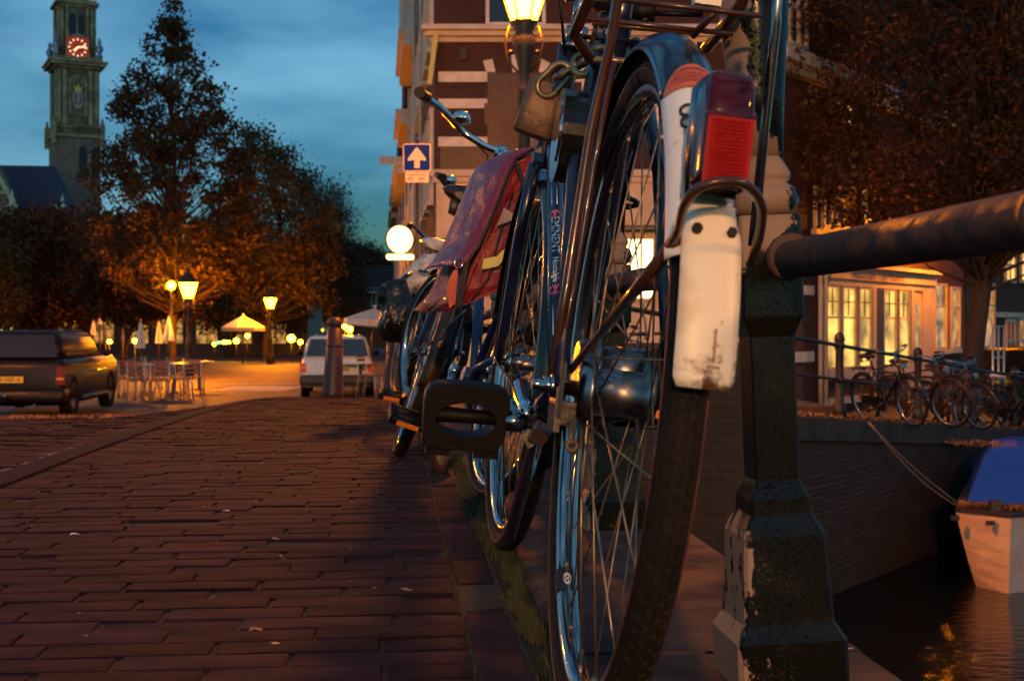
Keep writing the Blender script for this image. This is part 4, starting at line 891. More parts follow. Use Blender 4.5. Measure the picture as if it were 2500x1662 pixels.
for i, (px, py, d, r, l) in enumerate([(418, 697, 44, .14, 'small glowing globe just left of the brightest lantern'), (711, 826, 60, .17, 'round lamp left of the white car, larger of the pair'),
    (733, 835, 60, .10, 'small round lamp touching the left end of the white car roof'), (842, 797, 50, .09, 'left of two round lamps above the white car roof'), (854, 804, 50, .11, 'right of two round lamps above the white car roof'),
    (829, 817, 50, .10, 'round lamp just right of the wooden coloured bollard'), (267, 834, 40, .06, 'tiny globe beside the front of the parked dark car'), (329, 832, 42, .07, 'tiny globe left of the tall closed parasol'),
    (604, 820, 62, .10, 'pair lamp glowing under the open parasol'), (577, 832, 62, .12, 'brightest round lamp under the left half of the open parasol'), (523, 840, 62, .07, 'left outermost tiny lamp under the open parasol')]):
    bulb(px, py, d, r, l)
v = P(552, 835, 62); t = thing('neon_strip', 'short bright strip lamp under the open parasol', 'lamp', (v.x, v.y, v.z), (0, 0, 0)); MB().box((0, 0, 0), (.36, .05, .12)).build('tube', M['glowsmall'], t)
v = P(534, 836, 62); t = thing('green_lamp', 'tiny green lamp under the open parasol', 'lamp', (v.x, v.y, v.z)); MB().sphere((0, 0, 0), .07, 8, 6).build('globe', M['green_glow'], t)
# ------------------------------------------------------------------ parasols
def parasol(px, top, bot, w_px, d, label, open_=True, m='canvas', tilt=0, sq_=False):
    v = P(px, top, d); gz = HG(v.x, v.y); s = d/F; H = v.z-gz; hh = (bot-top)*s; r = w_px*s/2
    t = thing('parasol', label, 'parasol', (v.x, v.y, gz), (0, tilt, -CA+.3), 'open parasols' if open_ else 'closed parasols')
    b = MB(); b.tube([(0, 0, 0), (0, 0, H)], .03, 8); b.build('pole', M['darkwood'], t)
    b = MB(); n = 8
    if open_:
        rs = []
        for f in (0.02, .14, .5, 1.0):
            rs.append([(r*f*math.cos(2*PI*k/n+PI/8), r*f*math.sin(2*PI*k/n+PI/8), H-hh*(f**1.05)) for k in range(n)])
        rs.append([(r*1.0*math.cos(2*PI*k/n+PI/8), r*1.0*math.sin(2*PI*k/n+PI/8), H-hh*1.0-.16) for k in range(n)])
        rs2 = [[(x*.985, y*.985, z-.012) for x, y, z in q] for q in reversed(rs)]
        b.rings(rs+rs2, smooth_=False)
        b.sphere((0, 0, H+.05), .05, 8, 6)
        c = b.build('canopy', M[m], t)
        b = MB()
        for k in range(n): a = 2*PI*k/n+PI/8; b.tube([(.05*math.cos(a), .05*math.sin(a), H-.25*hh-.1), (.93*r*math.cos(a), .93*r*math.sin(a), H-hh-.05)], .012, 4)
        b.build('ribs', M['darkwood'], t)
    else:
        rs = []
        for f, q in ((0, .08), (.12, .28), (.35, .5), (.6, .75), (.85, .98), (1, 1.0)):
            rs.append([(r*q*(1 if k % 2 else .62)*math.cos(2*PI*k/12), r*q*(1 if k % 2 else .62)*math.sin(2*PI*k/12), H-hh*f) for k in range(12)])
        b.rings(rs, smooth_=False); b.build('canopy', M[m], t)
parasol(593, 770, 799, 112, 58, 'white open parasol between the two brightest street lanterns')
parasol(900, 752, 782, 150, 36, 'white open parasol right of the white car, partly behind the black bag', tilt=.08)
for px, a, c, w, d, l, m_ in ((343, 780, 850, 26, 40, 'tallest closed cream parasol in front of the dark trees', 'canvas'), (412, 772, 832, 30, 42, 'closed cream parasol, right one of the pair by the lantern pole', 'canvas'),
    (388, 778, 838, 20, 46, 'closed cream parasol, left one of the pair by the lantern pole', 'canvas'), (244, 768, 792, 9, 48, 'small closed cream parasol above the roof of the dark car', 'canvas'),
    (228, 776, 818, 14, 46, 'closed pale parasol behind the windscreen of the dark car', 'canvas'), (258, 805, 830, 9, 44, 'left closed blue parasol beyond the dark car', 'canvasblue'), (300, 800, 832, 9, 44, 'right closed blue parasol beyond the dark car', 'canvasblue')):
    parasol(px, a, c, w, d, l, False, m_)
# ------------------------------------------------------------------ terrace chairs and tables
def make_chair():
    t = thing('terrace_chair', '', 'chair', group='metal terrace chairs by the street')
    for x in (-.2, .2):
        b = MB(); b.tube([(x, -.2, .0), (x, -.16, .44)], .016, 6); b.build('leg', M['chairm'], t)
        b = MB(); b.tube([(x, .24, .0), (x, .18, .44), (x, .24, .86)], .016, 6); b.build('leg', M['chairm'], t)
    MB().box((0, 0, .45), (.43, .4, .025)).build('seat', M['chairw'], t)
    b = MB(); 
    for z in (.56, .66, .76, .84): b.box((0, .2+.04*(z-.5)*2, z), (.37, .014, .05))
    b.build('backrest', M['chairw'], t); return t
c0 = make_chair(); first = True
clabs = ['terrace chair with bright legs nearest the dark car', 'terrace chair second from the dark car, angled to the street', 'terrace chair with bright legs below the pair of closed parasols',
         'terrace chair half turned beside the round table', 'terrace chair left of the lantern pole', 'terrace chair at the kerb just left of the lit street', 'terrace chair farthest right before the lit street', 'terrace chair behind the others near the closed parasols', 'terrace chair tucked at the back table']
for i, (px, py, d, a) in enumerate([(342, 968, 29, 2.9), (362, 968, 29.5, 2.2), (388, 967, 29, 3.4), (410, 966, 30, 2.6), (446, 964, 30, 1.9), (474, 960, 31, 3.1), (318, 968, 30, .5), (430, 955, 33, .3), (372, 955, 34, 2.0)]):
    o = c0 if i == 0 else copy_tree(c0); v = P(px, py, d); o.location = (v.x, v.y, HG(v.x, v.y)); o.rotation_euler = (0, 0, a); o['label'] = clabs[i]
def make_table():
    t = thing('terrace_table', '', 'table', group='round terrace tables')
    MB().lathe([(.38, .72), (.39, .735), (.38, .75)], n=18).build('tabletop', M['chairm'], t)
    MB().lathe([(.2, 0), (.05, .04), (.03, .06), (.03, .72)], n=8).build('pedestal', M['iron'], t); return t
t0 = make_table()
for i, (px, d, l) in enumerate([(352, 31, 'round terrace table nearest the dark car'), (425, 32, 'round terrace table below the pair of closed parasols'), (486, 34, 'round terrace table at the edge of the lit street'), (880, 30, 'round terrace table beside the white car')]):
    o = t0 if i == 0 else copy_tree(t0); v = P(px, 900, d); o.location = (v.x, v.y, HG(v.x, v.y)); o['label'] = l
for i, (px, d, a, l) in enumerate([(905, 27, 1.2, 'terrace chair between the white car and the right bollard'), (893, 31, 2.2, 'terrace chair behind the table beside the white car')]):
    o = copy_tree(c0); v = P(px, 900, d); o.location = (v.x, v.y, HG(v.x, v.y)); o.rotation_euler = (0, 0, a); o['label'] = l
# ------------------------------------------------------------------ bollards
def bollard(px, top, d, label, tilt):
    v = P(px, top, d); gz = HG(v.x, v.y); H = v.z-gz
    t = thing('bollard', label, 'bollard', (v.x, v.y, gz), (0, tilt, 0), 'red brown cast iron bollards')
    b = MB(); b.lathe([(.125, -.05), (.11, .05), (.098, .25), (.078, H-.12), (.068, H-.115), (.068, H-.1), (.076, H-.09), (.078, H-.05), (.06, H-.015), (.02, H)], n=20); b.build('body', M['bollard'], t)
    MB().lathe([(.085, H*.62), (.0875, H*.625), (.0865, H*.66), (.083, H*.665)], n=20).build('collar', M['bollard'], t)
v_ = bollard(812, 773, 13.5, 'red brown bollard standing in front of the white car', .035)
bollard(963, 800, 12.5, 'red brown bollard behind the black plastic bag', .02)
# ------------------------------------------------------------------ signs
t = thing('one_way_sign', 'square blue sign with a white arrow pointing up, small white plate below', 'traffic sign', camw(LX(1018, 20), 20), (0, 0, -CA))
s = 20/F; g0 = HG(t.location.x, 20); t.location.z = g0
def sx(px): return (px-1018)*s
def sz(py): return ZH(py, 20)-g0
def rrect(x0, x1, z0, z1, r, n=5):
    pl = []
    for cx, cz, a in ((x1-r, z1-r, 0), (x0+r, z1-r, PI/2), (x0+r, z0+r, PI), (x1-r, z0+r, 1.5*PI)):
        pl += [(cx+r*math.cos(a+PI/2*i/n), cz+r*math.sin(a+PI/2*i/n)) for i in range(n+1)]
    return pl
b = MB(); b.tube([(.0, .03, 0), (.0, .03, sz(345))], .028, 8); b.build('pole', M['ironlamp'], t)
b = MB(); b.prism(rrect(sx(984), sx(1052), sz(419), sz(351), .03), -.012, .0); pl = b.build('panel', M['signcream'], t)
b = MB(); b.prism(rrect(sx(986.5), sx(1049.5), sz(416.5), sz(353.5), .025), -.016, -.0125); b.build('blue_field', M['signblue'], pl)
b = MB(); b.prism([(sx(x), sz(y)) for x, y in ((1012, 411), (1012, 391), (996, 393), (996, 388), (1016, 361), (1020, 361), (1040, 388), (1040, 393), (1025, 391), (1025, 411))], -.02, -.0165); b.build('arrow', M['signcream'], pl)
b = MB(); b.prism(rrect(sx(990), sx(1047), sz(446), sz(421), .01), -.012, 0); p2 = b.build('sub_plate', M['signcream'], t)
text('lettering', 'uitgezonderd', .05, M['ink'], p2, (sx(1018), -.013, sz(427)), (PI/2, 0, 0))
b = MB()
for q in (1002, 1029):
    for k in (-4.2, 4.2): b.tube([(sx(q+k)+.02*math.cos(a), -.014, sz(438)+.02*math.sin(a)) for a in lin(0, 2*PI, 11)[:-1]], .003, 4, close=True)
    b.tube([(sx(q-4), -.014, sz(438)), (sx(q-1.5), -.014, sz(434)), (sx(q+3), -.014, sz(434)), (sx(q), -.014, sz(438)), (sx(q-1.5), -.014, sz(434))], .003, 4)
b.build('cycle_symbols', M['ink'], p2)
t = thing('round_lit_sign', 'glowing round lit sign above a bar shaped lit panel, hanging over the street', 'lit sign', P(977, 585, 21), (0, 0, -CA)); s = 21/F
b = MB(); b.prism([(31*s*math.cos(a), 33*s*math.sin(a)) for a in lin(0, 2*PI, 33)[:-1]], -.09, .09); b.build('round_box', M['signwhite'], t)
b = MB(); b.prism(rrect(-33*s, 33*s, -49*s, -36*s, .03), -.08, .08); b.build('bar_box', M['signwhite'], t)
b = MB(); b.tube([(33*s*1.02*math.cos(a), 0, 35*s*math.sin(a)) for a in lin(0, 2*PI, 33)[:-1]], .02, 6, close=True); b.tube([(.2, .0, 0), (.75, 0, 0)], .025, 6); b.build('bracket', M['iron'], t)
# ------------------------------------------------------------------ cars
def rr2(w, y0, y1, z, r=.12, n=4):
    pl = []
    for cx, cy, a in ((w-r, y1-r, 0), (-w+r, y1-r, PI/2), (-w+r, y0+r, PI), (w-r, y0+r, 1.5*PI)):
        pl += [(cx+r*math.cos(a+PI/2*i/n), cy+r*math.sin(a+PI/2*i/n), z) for i in range(n+1)]
    return pl
def carwheel(t, x, y, r, w=.19, rimm='alloy'):
    b = MB(); b.sweep([(r*.64, -w/2), (r*.95, -w/2), (r, -w*.36), (r, w*.36), (r*.95, w/2), (r*.64, w/2)], 0, 2*PI, 28, full=True)
    o = b.build('wheel', M['rubber'], t, loc=(x, y, r))
    b = MB(); b.sweep([(.02, -.06), (r*.62, -w*.42), (r*.65, -w*.42), (r*.65, w*.42), (r*.62, w*.42), (.02, .06)], 0, 2*PI, 20, full=True); b.build('rim', M[rimm], o); return o
def car(label, kind, loc, rz, W, L, zs, paint, bump, glass='carglass', r=.3, plate='', dark=False, tall=1.42, belt=.92):
    t = thing('parked_car', label, 'car', loc, (0, 0, rz))
    w = W/2
    b = MB(); b.rings([rr2(w-.06, .10, L-.12, .24), rr2(w-.01, .02, L-.02, .34), rr2(w, .0, L, .50), rr2(w, .0, L, .66), rr2(w-.015, .02, L-.04, belt-.14), rr2(w-.05, .05, L-.25, belt)]); body = b.build('body', M[paint], t)
    b = MB(); b.rings([rr2(w-.055, .06, L*.70, belt+.001), rr2(w-.10, .16, L*.64, (belt+tall)/2), rr2(w-.17, .27, L*.58, tall-.05), rr2(w-.24, .36, L*.54, tall)]); cab = b.build('cabin', M[paint], t)
    def q(name, pts, m, par=cab):
        b = MB(); b.add(pts, [(0, 1, 2, 3)]); return b.build(name, m, par)
    dz = tall-.07; f = (dz-belt)/(tall-.05-belt)
    b = MB(); b.prism([(-w+.12, belt+.04), (w-.12, belt+.04), (w-.22, dz), (-w+.22, dz)], 0, .03)
    b.v = [(x, .045+.235*((z-belt)/(tall-belt))+(y-.03), z) for x, y, z in b.v]; b.build('rear_window', M[glass], t)
    for s_ in (-1, 1):
        for y0, y1 in ((.45, .95), (1.0, 1.75), (1.8, L*.62)):
            def X(z): return s_*(w-.052-.118*((z-belt)/(tall-.05-belt)))+s_*.006
            ymx = L*.70-.12
            pts = [(X(belt+.05), y0, belt+.05), (X(belt+.05), min(y1+.05, ymx), belt+.05), (X(dz), min(y1, ymx-.25), dz), (X(dz), y0+.03, dz)]
            q('side_window', pts, M[glass])
        b = MB(); b.b2(s_*(w-.13), s_*(w+.004), -.012, .10, .60, belt-.12); tl = b.build('tail_light', M['cartaild' if dark else 'cartail'], t)
        b = MB(); b.b2(s_*(w-.125), s_*(w-.001), -.016, -.0125, .68, .72); b.build('amber_lens', M['caramber'], tl)
        b = MB(); b.sphere((s_*(w+.10), L*.63, belt+.06), .085, 10, 7, (1, .6, .7)); b.build('mirror', M['blackmat' if not dark else paint], t)
        for y in (.72, L-.78): carwheel(t, s_*(w-.09), y, r)
        b = MB()
        for y in (.72, L-.78): b.sweep([(r*1.16, s_*(w-.10)), (r*1.16, s_*(w+.012)), (r*1.06, s_*(w+.012)), (r*1.06, s_*(w-.10))], 0, PI, 14); b.v = [(x_, y_, z_) for x_, y_, z_ in b.v]
        o = None
    b = MB(); b.rings([rr2(w+.0, -.09, .3, .30, .08), rr2(w+.02, -.11, .3, .36, .08), rr2(w+.02, -.10, .3, .50, .08), rr2(w, -.05, .3, .53, .08)]); b.build('rear_bumper', M[bump], t)
    b = MB(); b.b2(-.27, .27, -.018, .0, .62, .76); pr = b.build('plate_recess', M['blackmat'], t)
    b = MB(); b.b2(-.255, .255, -.026, -.0185, .635, .745); pl = b.build('licence_plate', M['platey'], t)
    if plate: text('lettering', plate, .105, M['ink'], pl, (0, -.0275, .69), (PI/2, 0, 0))
    b = MB(); b.tube([(w*.5, -.12, .26), (w*.5, .2, .26)], .025, 8); b.build('exhaust', M['steel'], t)
    return t
v = P(823, 900, 30)
vx = v.x; wc = car('white estate car parked beyond the bridge with a yellow number plate', 'car', (vx, v.y, HG(vx, v.y)), .03, 1.66, 4.2, None, 'carwhite', 'bumper', plate='TK-28-DL')
b = MB(); b.tube([(-.5, .6, 1.44), (-.5, 1.9, 1.44)], .015, 6); b.tube([(.5, .6, 1.44), (.5, 1.9, 1.44)], .015, 6); b.build('roof_rail', M['chairm'], wc)
jx = -6.5; jc = car('dark four wheel drive car parked at the left edge with a yellow number plate', 'car', (jx, 22.9, HG(jx, 23.4)+.0), 0, 1.84, 4.5, None, 'cardark', 'cardark', r=.38, plate='34-VBF-4', dark=True, tall=1.52, belt=1.03)
b = MB(); b.sphere((0, -.18, .42), .045, 10, 7); b.tube([(0, -.18, .42), (0, .1, .36)], .018, 6); b.build('tow_ball', M['chrome'], jc)
for s_ in (-1, 1):
    b = MB(); b.tube([(s_*.95, 1.2, .33), (s_*.95, 3.2, .33)], .04, 8); b.build('side_step', M['chrome'], jc)
    b = MB(); b.tube([(s_*.95, 1.0, .78), (s_*.952, 3.6, .80)], .012, 6); b.build('trim_strip', M['chrome'], jc)
dc = car('dark parked car on the far quay at the right edge', 'car', (0, 0, 0), 0, 1.7, 4.1, None, 'cardark', 'cardark', dark=True, plate='')
q_ = camw(4.25+.596*14-2.1*.803, 16.4+.803*14+2.1*.596); dc.location = (q_.x, q_.y, hq(11)); dc.rotation_euler = (0, 0, QA-PI/2-.1)
# ------------------------------------------------------------------ litter
def litter(px, py, name, label, cat, s, m):
    d = CH*F/(py-HZ); v = P(px, py, d); b = MB()
    n = 7; pts = [(s*random.uniform(.6, 1.2)*math.cos(2*PI*i/n), s*.7*random.uniform(.5, 1.2)*math.sin(2*PI*i/n), random.uniform(.0, s*.4)) for i in range(n)]
    b.add([(0, 0, s*.25)]+pts, [(0, i+1, (i+1) % n+1) for i in range(n)])
    o = b.build(name, m); o.location = (v.x, v.y, HG(v.x, v.y)+.004); tag(o, label, cat); return o
litter(184, 1311, 'paper_scrap', 'crumpled white paper scrap on the bricks at the left', 'litter', .011, M['paper'])
litter(552, 1251, 'paper_scrap', 'tiny pale scrap on the bricks near the middle of the pavement', 'litter', .008, M['paper'])
litter(672, 1321, 'dry_leaf', 'small pale crumpled leaf in the middle of the pavement', 'leaf', .010, M['crate'])
litter(125, 1108, 'dry_leaf', 'orange brown leaf lying on the roadway by the kerb', 'leaf', .022, M['leaf_litter'])
litter(1210, 1302, 'paper_scrap', 'white scrap in the grass beside the chrome rimmed front wheel', 'litter', .010, M['paper'])
litter(1572, 1333, 'paper_scrap', 'small white scrap on the stone ledge behind the spokes', 'litter', .008, M['paper'])
litter(2070, 1593, 'paper_scrap', 'white scrap on the stone ledge right of the iron post', 'litter', .010, M['paper'])
litter(995, 1449, 'dry_leaf', 'flat worn leaf on the bricks left of the grass strip', 'leaf', .012, M['chairw'])
litter(628, 1546, 'dry_leaf', 'flat pale leaf on the bricks near the bottom of the picture', 'leaf', .011, M['chairw'])
for i in range(11):
    litter(random.uniform(30, 1050), random.uniform(1150, 1640), 'gum_spot', 'small pale worn spot on the dark paving bricks', 'litter', random.uniform(.003, .007), M['crate'])['group'] = 'small worn spots on the pavement'
# crumpled brown thing by the wheel
d = CH*F/(1150-HZ); v = P(1078, 1140, d); b = MB(); b.sphere((0, 0, .05), .045, 12, 9, (.75, .8, 1.25))
b.v = [(x+random.gauss(0, .006), y+random.gauss(0, .006), z+random.gauss(0, .005)) for x, y, z in b.v]
o = b.build('paper_bag', M['darkwood']); o.location = (v.x, v.y, HG(v.x, v.y)); tag(o, 'crumpled brown paper bag standing behind the big black pedal', 'bag')
# ------------------------------------------------------------------ boat
bt = thing('moored_boat', 'white blunt bowed boat with a blue cover moored under the quay wall', 'boat', P(2465, 1440, 16.0), (0, 0, -CA)); bt.location.z = -2.85
s = 16.0/F
def bxz(px, py, dy=0): return ((px-1250)/F*(16.0+dy)-(2465-1250)/F*16.0, ZH(py, 16.0+dy)+2.85)
gx0, gz0 = bxz(2330, 1247, .6)
# outline at gunwale and at the chine; local y away from the viewer
top = [(0.02, 0), (gx0, .55), (bxz(2334, 0, 1.1)[0], 1.1), (gx0+1.6, 4.6), (gx0+3.4, 4.9), (2.6, 1.2)]
bot = [(0.02, .12), (bxz(2402, 0, .55)[0], .55), (bxz(2404, 0, 1.0)[0], 1.0), (gx0+1.7, 4.4), (gx0+3.1, 4.6), (2.4, 1.2)]
b = MB(); b.rings([[(q[0]+(t[0]-q[0])*f**.75, q[1]+(t[1]-q[1])*f, -.2+(gz0+.2)*f) for t, q in zip(top, bot)] for f in (0, .15, .3, .45, .6, .8, 1)], smooth_=False); b.build('hull', M['hull'], bt)
b = MB(); b.rings([[(x*1.02+.0, y-.02, gz0+.001) for x, y in top], [(x*1.02, y-.02, gz0+.05) for x, y in top]], smooth_=False); b.build('rubbing_strake', M['hulldark'], bt)
b = MB(); tx = bxz(2362, 0)[0]
b.rings([[(bxz(2358, 0, .8)[0], .8, gz0+.05), (2.3, 1.4, gz0+.05), (3.2, 4.6, gz0+.05), (gx0+1.5, 4.4, gz0+.05)], [(bxz(2405, 0, 1.2)[0], 1.2, gz0+.66), (2.1, 1.8, gz0+.66), (3.0, 4.3, gz0+.6), (gx0+1.8, 4.2, gz0+.6)], [(bxz(2425, 0, 1.4)[0], 1.4, gz0+.72), (2.0, 2.0, gz0+.72), (2.8, 4.1, gz0+.66), (gx0+2.0, 4.0, gz0+.66)]], smooth_=False); b.build('blue_cover', M['tarp'], bt)
b = MB()
for i in range(900):
    u = random.random(); leafq(b, (gx0+.05+u*.8, .52+random.random()*.25-(u*.45), gz0+.055+random.random()*.06), random.uniform(.015, .035))
for i in range(300): leafq(b, (bxz(2445, 0)[0]+random.random()*.6, 1.5+random.random()*.8, gz0+.735+random.random()*.03), random.uniform(.015, .035))
lo = b.build('leaves', M['leaf_litter'], bt); lo['kind'] = 'stuff'
b = MB(); b.b2(-.11, .04, .3, .42, gz0+.05, gz0+.17); b.build('mooring_bitt', M['steel'], bt)
for px in (2358, 2428):
    x, z = bxz(px, 1275 if px < 2400 else 1280); f = (px-2328)/137; b = MB(); b.box((x, .50*(1-f)+.0, z), (.10, .05, .055)); b.build('fender_patch', M['hulldark'], bt)
for k, (a, c) in enumerate((((2118, 1030, 16.0), (2345, 1232, 16.6)), ((2122, 1030, 16.0), (2338, 1236, 16.5)))):
    p0, p1 = P(*a), P(*c); pts = [p0.lerp(p1, f)-Vector((0, 0, (.05+.06*k)*math.sin(PI*f))) for f in lin(0, 1, 12)]
    MB().tube(pts, .0065, 6).build('mooring_rope', M['rope'], label=['upper of two slack mooring ropes from the quay to the boat', 'lower of two slack mooring ropes from the quay to the boat'][k], cat='rope')
# quay railing
def qpost(t): 
    o = thing('quay_railing_post', '', 'railing post', (0, 0, 0), (0, 0, QA), 'iron posts of the far quay railing'); v = Vector(Q0)+Vector((math.cos(QA)*t-math.sin(QA)*.18, math.sin(QA)*t+math.cos(QA)*.18, 0)); o.location = (v.x, v.y, hq(t)); return o
ts = [-3.0, 0.05, 2.9, 5.3, 7.7, 9.7, 12.2, 15]
ql = ['far quay railing post just right of the peeling iron post', 'tallest looking quay railing post in front of the lit museum windows', 'quay railing post between the two parked bicycles', 'quay railing post left of the dark tree trunk',
      'quay railing post in front of the white saddled bicycle', 'quay railing post beside the dark parked car', 'quay railing post at the right edge', 'quay railing post beyond the right edge']
q0 = qpost(ts[0]); MB().lathe([(.09, 0), (.09, .16), (.055, .22), (.05, .85), (.065, .9), (.045, .95), (.07, 1.0), (.06, 1.06), (.02, 1.1)], n=12).build('shaft', M['iron'], q0)
for z in (.5, .93): MB().sphere((0, 0, z), .075, 10, 7, (1, 1, .7)).build('rail_boss', M['iron'], q0)
q0['label'] = ql[0]
for i, t in enumerate(ts[1:]):
    o = copy_tree(q0); o.location = qpost_loc = (Vector(Q0)+Vector((math.cos(QA)*t-math.sin(QA)*.18, math.sin(QA)*t+math.cos(QA)*.18, 0))); o.location.z = hq(t); o['label'] = ql[i+1]
for k, z in enumerate((.93, .5)):
    b = MB(); b.tube([(t, .18, hq(t)+z) for t in lin(-7, 20, 28)], .026 if k == 0 else .02, 8); b.build('quay_rail', M['iron'], loc=Q0, rot=(0, 0, QA), label=['upper iron rail of the far quay railing', 'lower iron rail of the far quay railing'][k], cat='railing')
# ================================================================== BICYCLES  (local: x right, y forward, z up, origin under the rear hub)
R = .345
def wheel(parent, loc, rot=(0, 0, 0), rim='chrome', side=None, spokes='one', hubm='alloy', hubr=.022, hubw=.05, tr=.0185, ns=36):
    b = MB(); b.sweep([(.3185, -.0115), (.3120, -.0135), (.3020, -.0115), (.2975, -.006), (.2965, 0), (.2975, .006), (.3020, .0115), (.3120, .0135), (.3185, .0115)], 0, 2*PI, 96, full=True)
    w = b.build('wheel', M[rim], parent, loc=loc, rot=rot)
    rc = R-tr
    b = MB(); b.sweep([(rc+tr*math.sin(a), tr*math.cos(a)) for a in [-.9+(PI+1.8)*i/11 for i in range(12)]], 0, 2*PI, 96, full=True); b.build('tyre', M['rubber'], w)
    if side:
        b = MB()
        for s_ in (-1, 1): b.sweep([(.3225, s_*.0150), (.3290, s_*.0189), (.3300, s_*.0192), (.3235, s_*.0140)], 0, 2*PI, 96, full=True)
        b.build('sidewall_stripe', M[side], w)
    b = MB(); b.sweep([(.004, -hubw-.012), (.008, -hubw-.012), (.008, -hubw*.8), (hubr, -hubw*.78), (hubr*1.25, -hubw*.62), (hubr*1.25, -hubw*.56), (hubr*.8, -hubw*.5), (hubr*.8, hubw*.5), (hubr*1.25, hubw*.56), (hubr*1.25, hubw*.62), (hubr, hubw*.78), (.008, hubw*.8), (.008, hubw+.012), (.004, hubw+.012)], 0, 2*PI, 28, full=True)
    b.build('hub', M[hubm], w)
    def sp(i):
        s_ = -1 if i % 2 else 1; a = 2*PI*i/ns; k = 1 if (i//2) % 2 else -1; ah = a+k*1.15
        return (s_*hubw*.6, hubr*1.15*math.cos(ah), hubr*1.15*math.sin(ah)), (s_*.002, .298*math.cos(a), .298*math.sin(a))
    if spokes == 'each':
        for i in range(ns):
            p, q = sp(i); b = MB(); b.tube([p, q], .00105, 5); d_ = Vector(q)-Vector(p); b.tube([Vector(q)-d_*.045, q], .0021, 6); b.build('spoke', M['spoke'], w)
    else:
        b = MB()
        for i in range(ns): p, q = sp(i); b.tube([p, q], .0011, 4)
        b.build('spokes', M['spoke'], w)
    return w
def guard(parent, a0, a1, m, rad=.366, w=.028, dep=.020, loc=(0, 0, R), name='mudguard', n=40):
    outer = [(rad-dep*(1-math.cos(a))/(1-math.cos(1.25)), w*math.sin(a)/math.sin(1.25)) for a in lin(-1.25, 1.25, 11)]
    inner = [(r-.0012, x*.965) for r, x in reversed(outer)]
    b = MB(); b.sweep(outer+inner, math.radians(a0), math.radians(a1), n)
    return b.build(name, m if not isinstance(m, str) else M[m], parent, loc=loc)
def pedal(parent, loc, rot, refl=True, big=False):
    if big:      # wide flat plastic platform seen face on: ring with an oval hole and a spindle
        n = 40; w, h, th = .053, .043, .014; out = []; inn = []
        for i in range(n):
            a = 2*PI*i/n; c, s_ = math.cos(a), math.sin(a); e = 5.0; q = (abs(c)**e+abs(s_)**e)**(-1/e); out.append((w*c*q*(1+.04*s_), h*s_*q)); inn.append((w*.72*c, h*.5*s_-.002))
        b = MB(); rs = [[(x*.97, -th, z*.97) for x, z in out], [(x, -th*.6, z) for x, z in out], [(x, th*.6, z) for x, z in out], [(x*.97, th, z*.97) for x, z in out], [(x, th, z) for x, z in inn], [(x, -th, z) for x, z in inn]]
        b.rings(rs, close=True, smooth_=False); b.tube([(-.050, 0, 0), (-.04, 0, 0), (0, 0, 0), (.078, 0, 0)], [.013, .011, .009, .009], 14); b.tube([(.053, 0, 0), (.078, 0, 0)], .012, 14)
        for i in range(-4, 5): 
            b.box((i*.0105, -th-.0006, .034), (.006, .002, .010)); b.box((i*.0105, -th-.0006, -.034), (.006, .002, .010))
        b.box((-.03, .0, -h-.004), (.03, .018, .008)); b.box((.03, 0, -h-.004), (.03, .018, .008))
        o = b.build('pedal', M['blackmat'], parent, loc=loc, rot=rot)
        return o
    b = MB()
    for z in (-.028, .028): b.tube([(-.045, z, 0), (.045, z, 0)], .0125, 8, flat=1)
    for x in (-.045, .045): b.box((x, 0, 0), (.012, .062, .024))
    b.tube([(-.045, 0, 0), (.07, 0, 0)], .009, 10)
    o = b.build('pedal', M['blackmat'], parent, loc=loc, rot=rot)
    if refl:
        for z in (-.0415, .0415): b = MB(); b.box((0, z, 0), (.062, .003, .013)); b.build('amber_reflector', M['orange'], o)
    return o
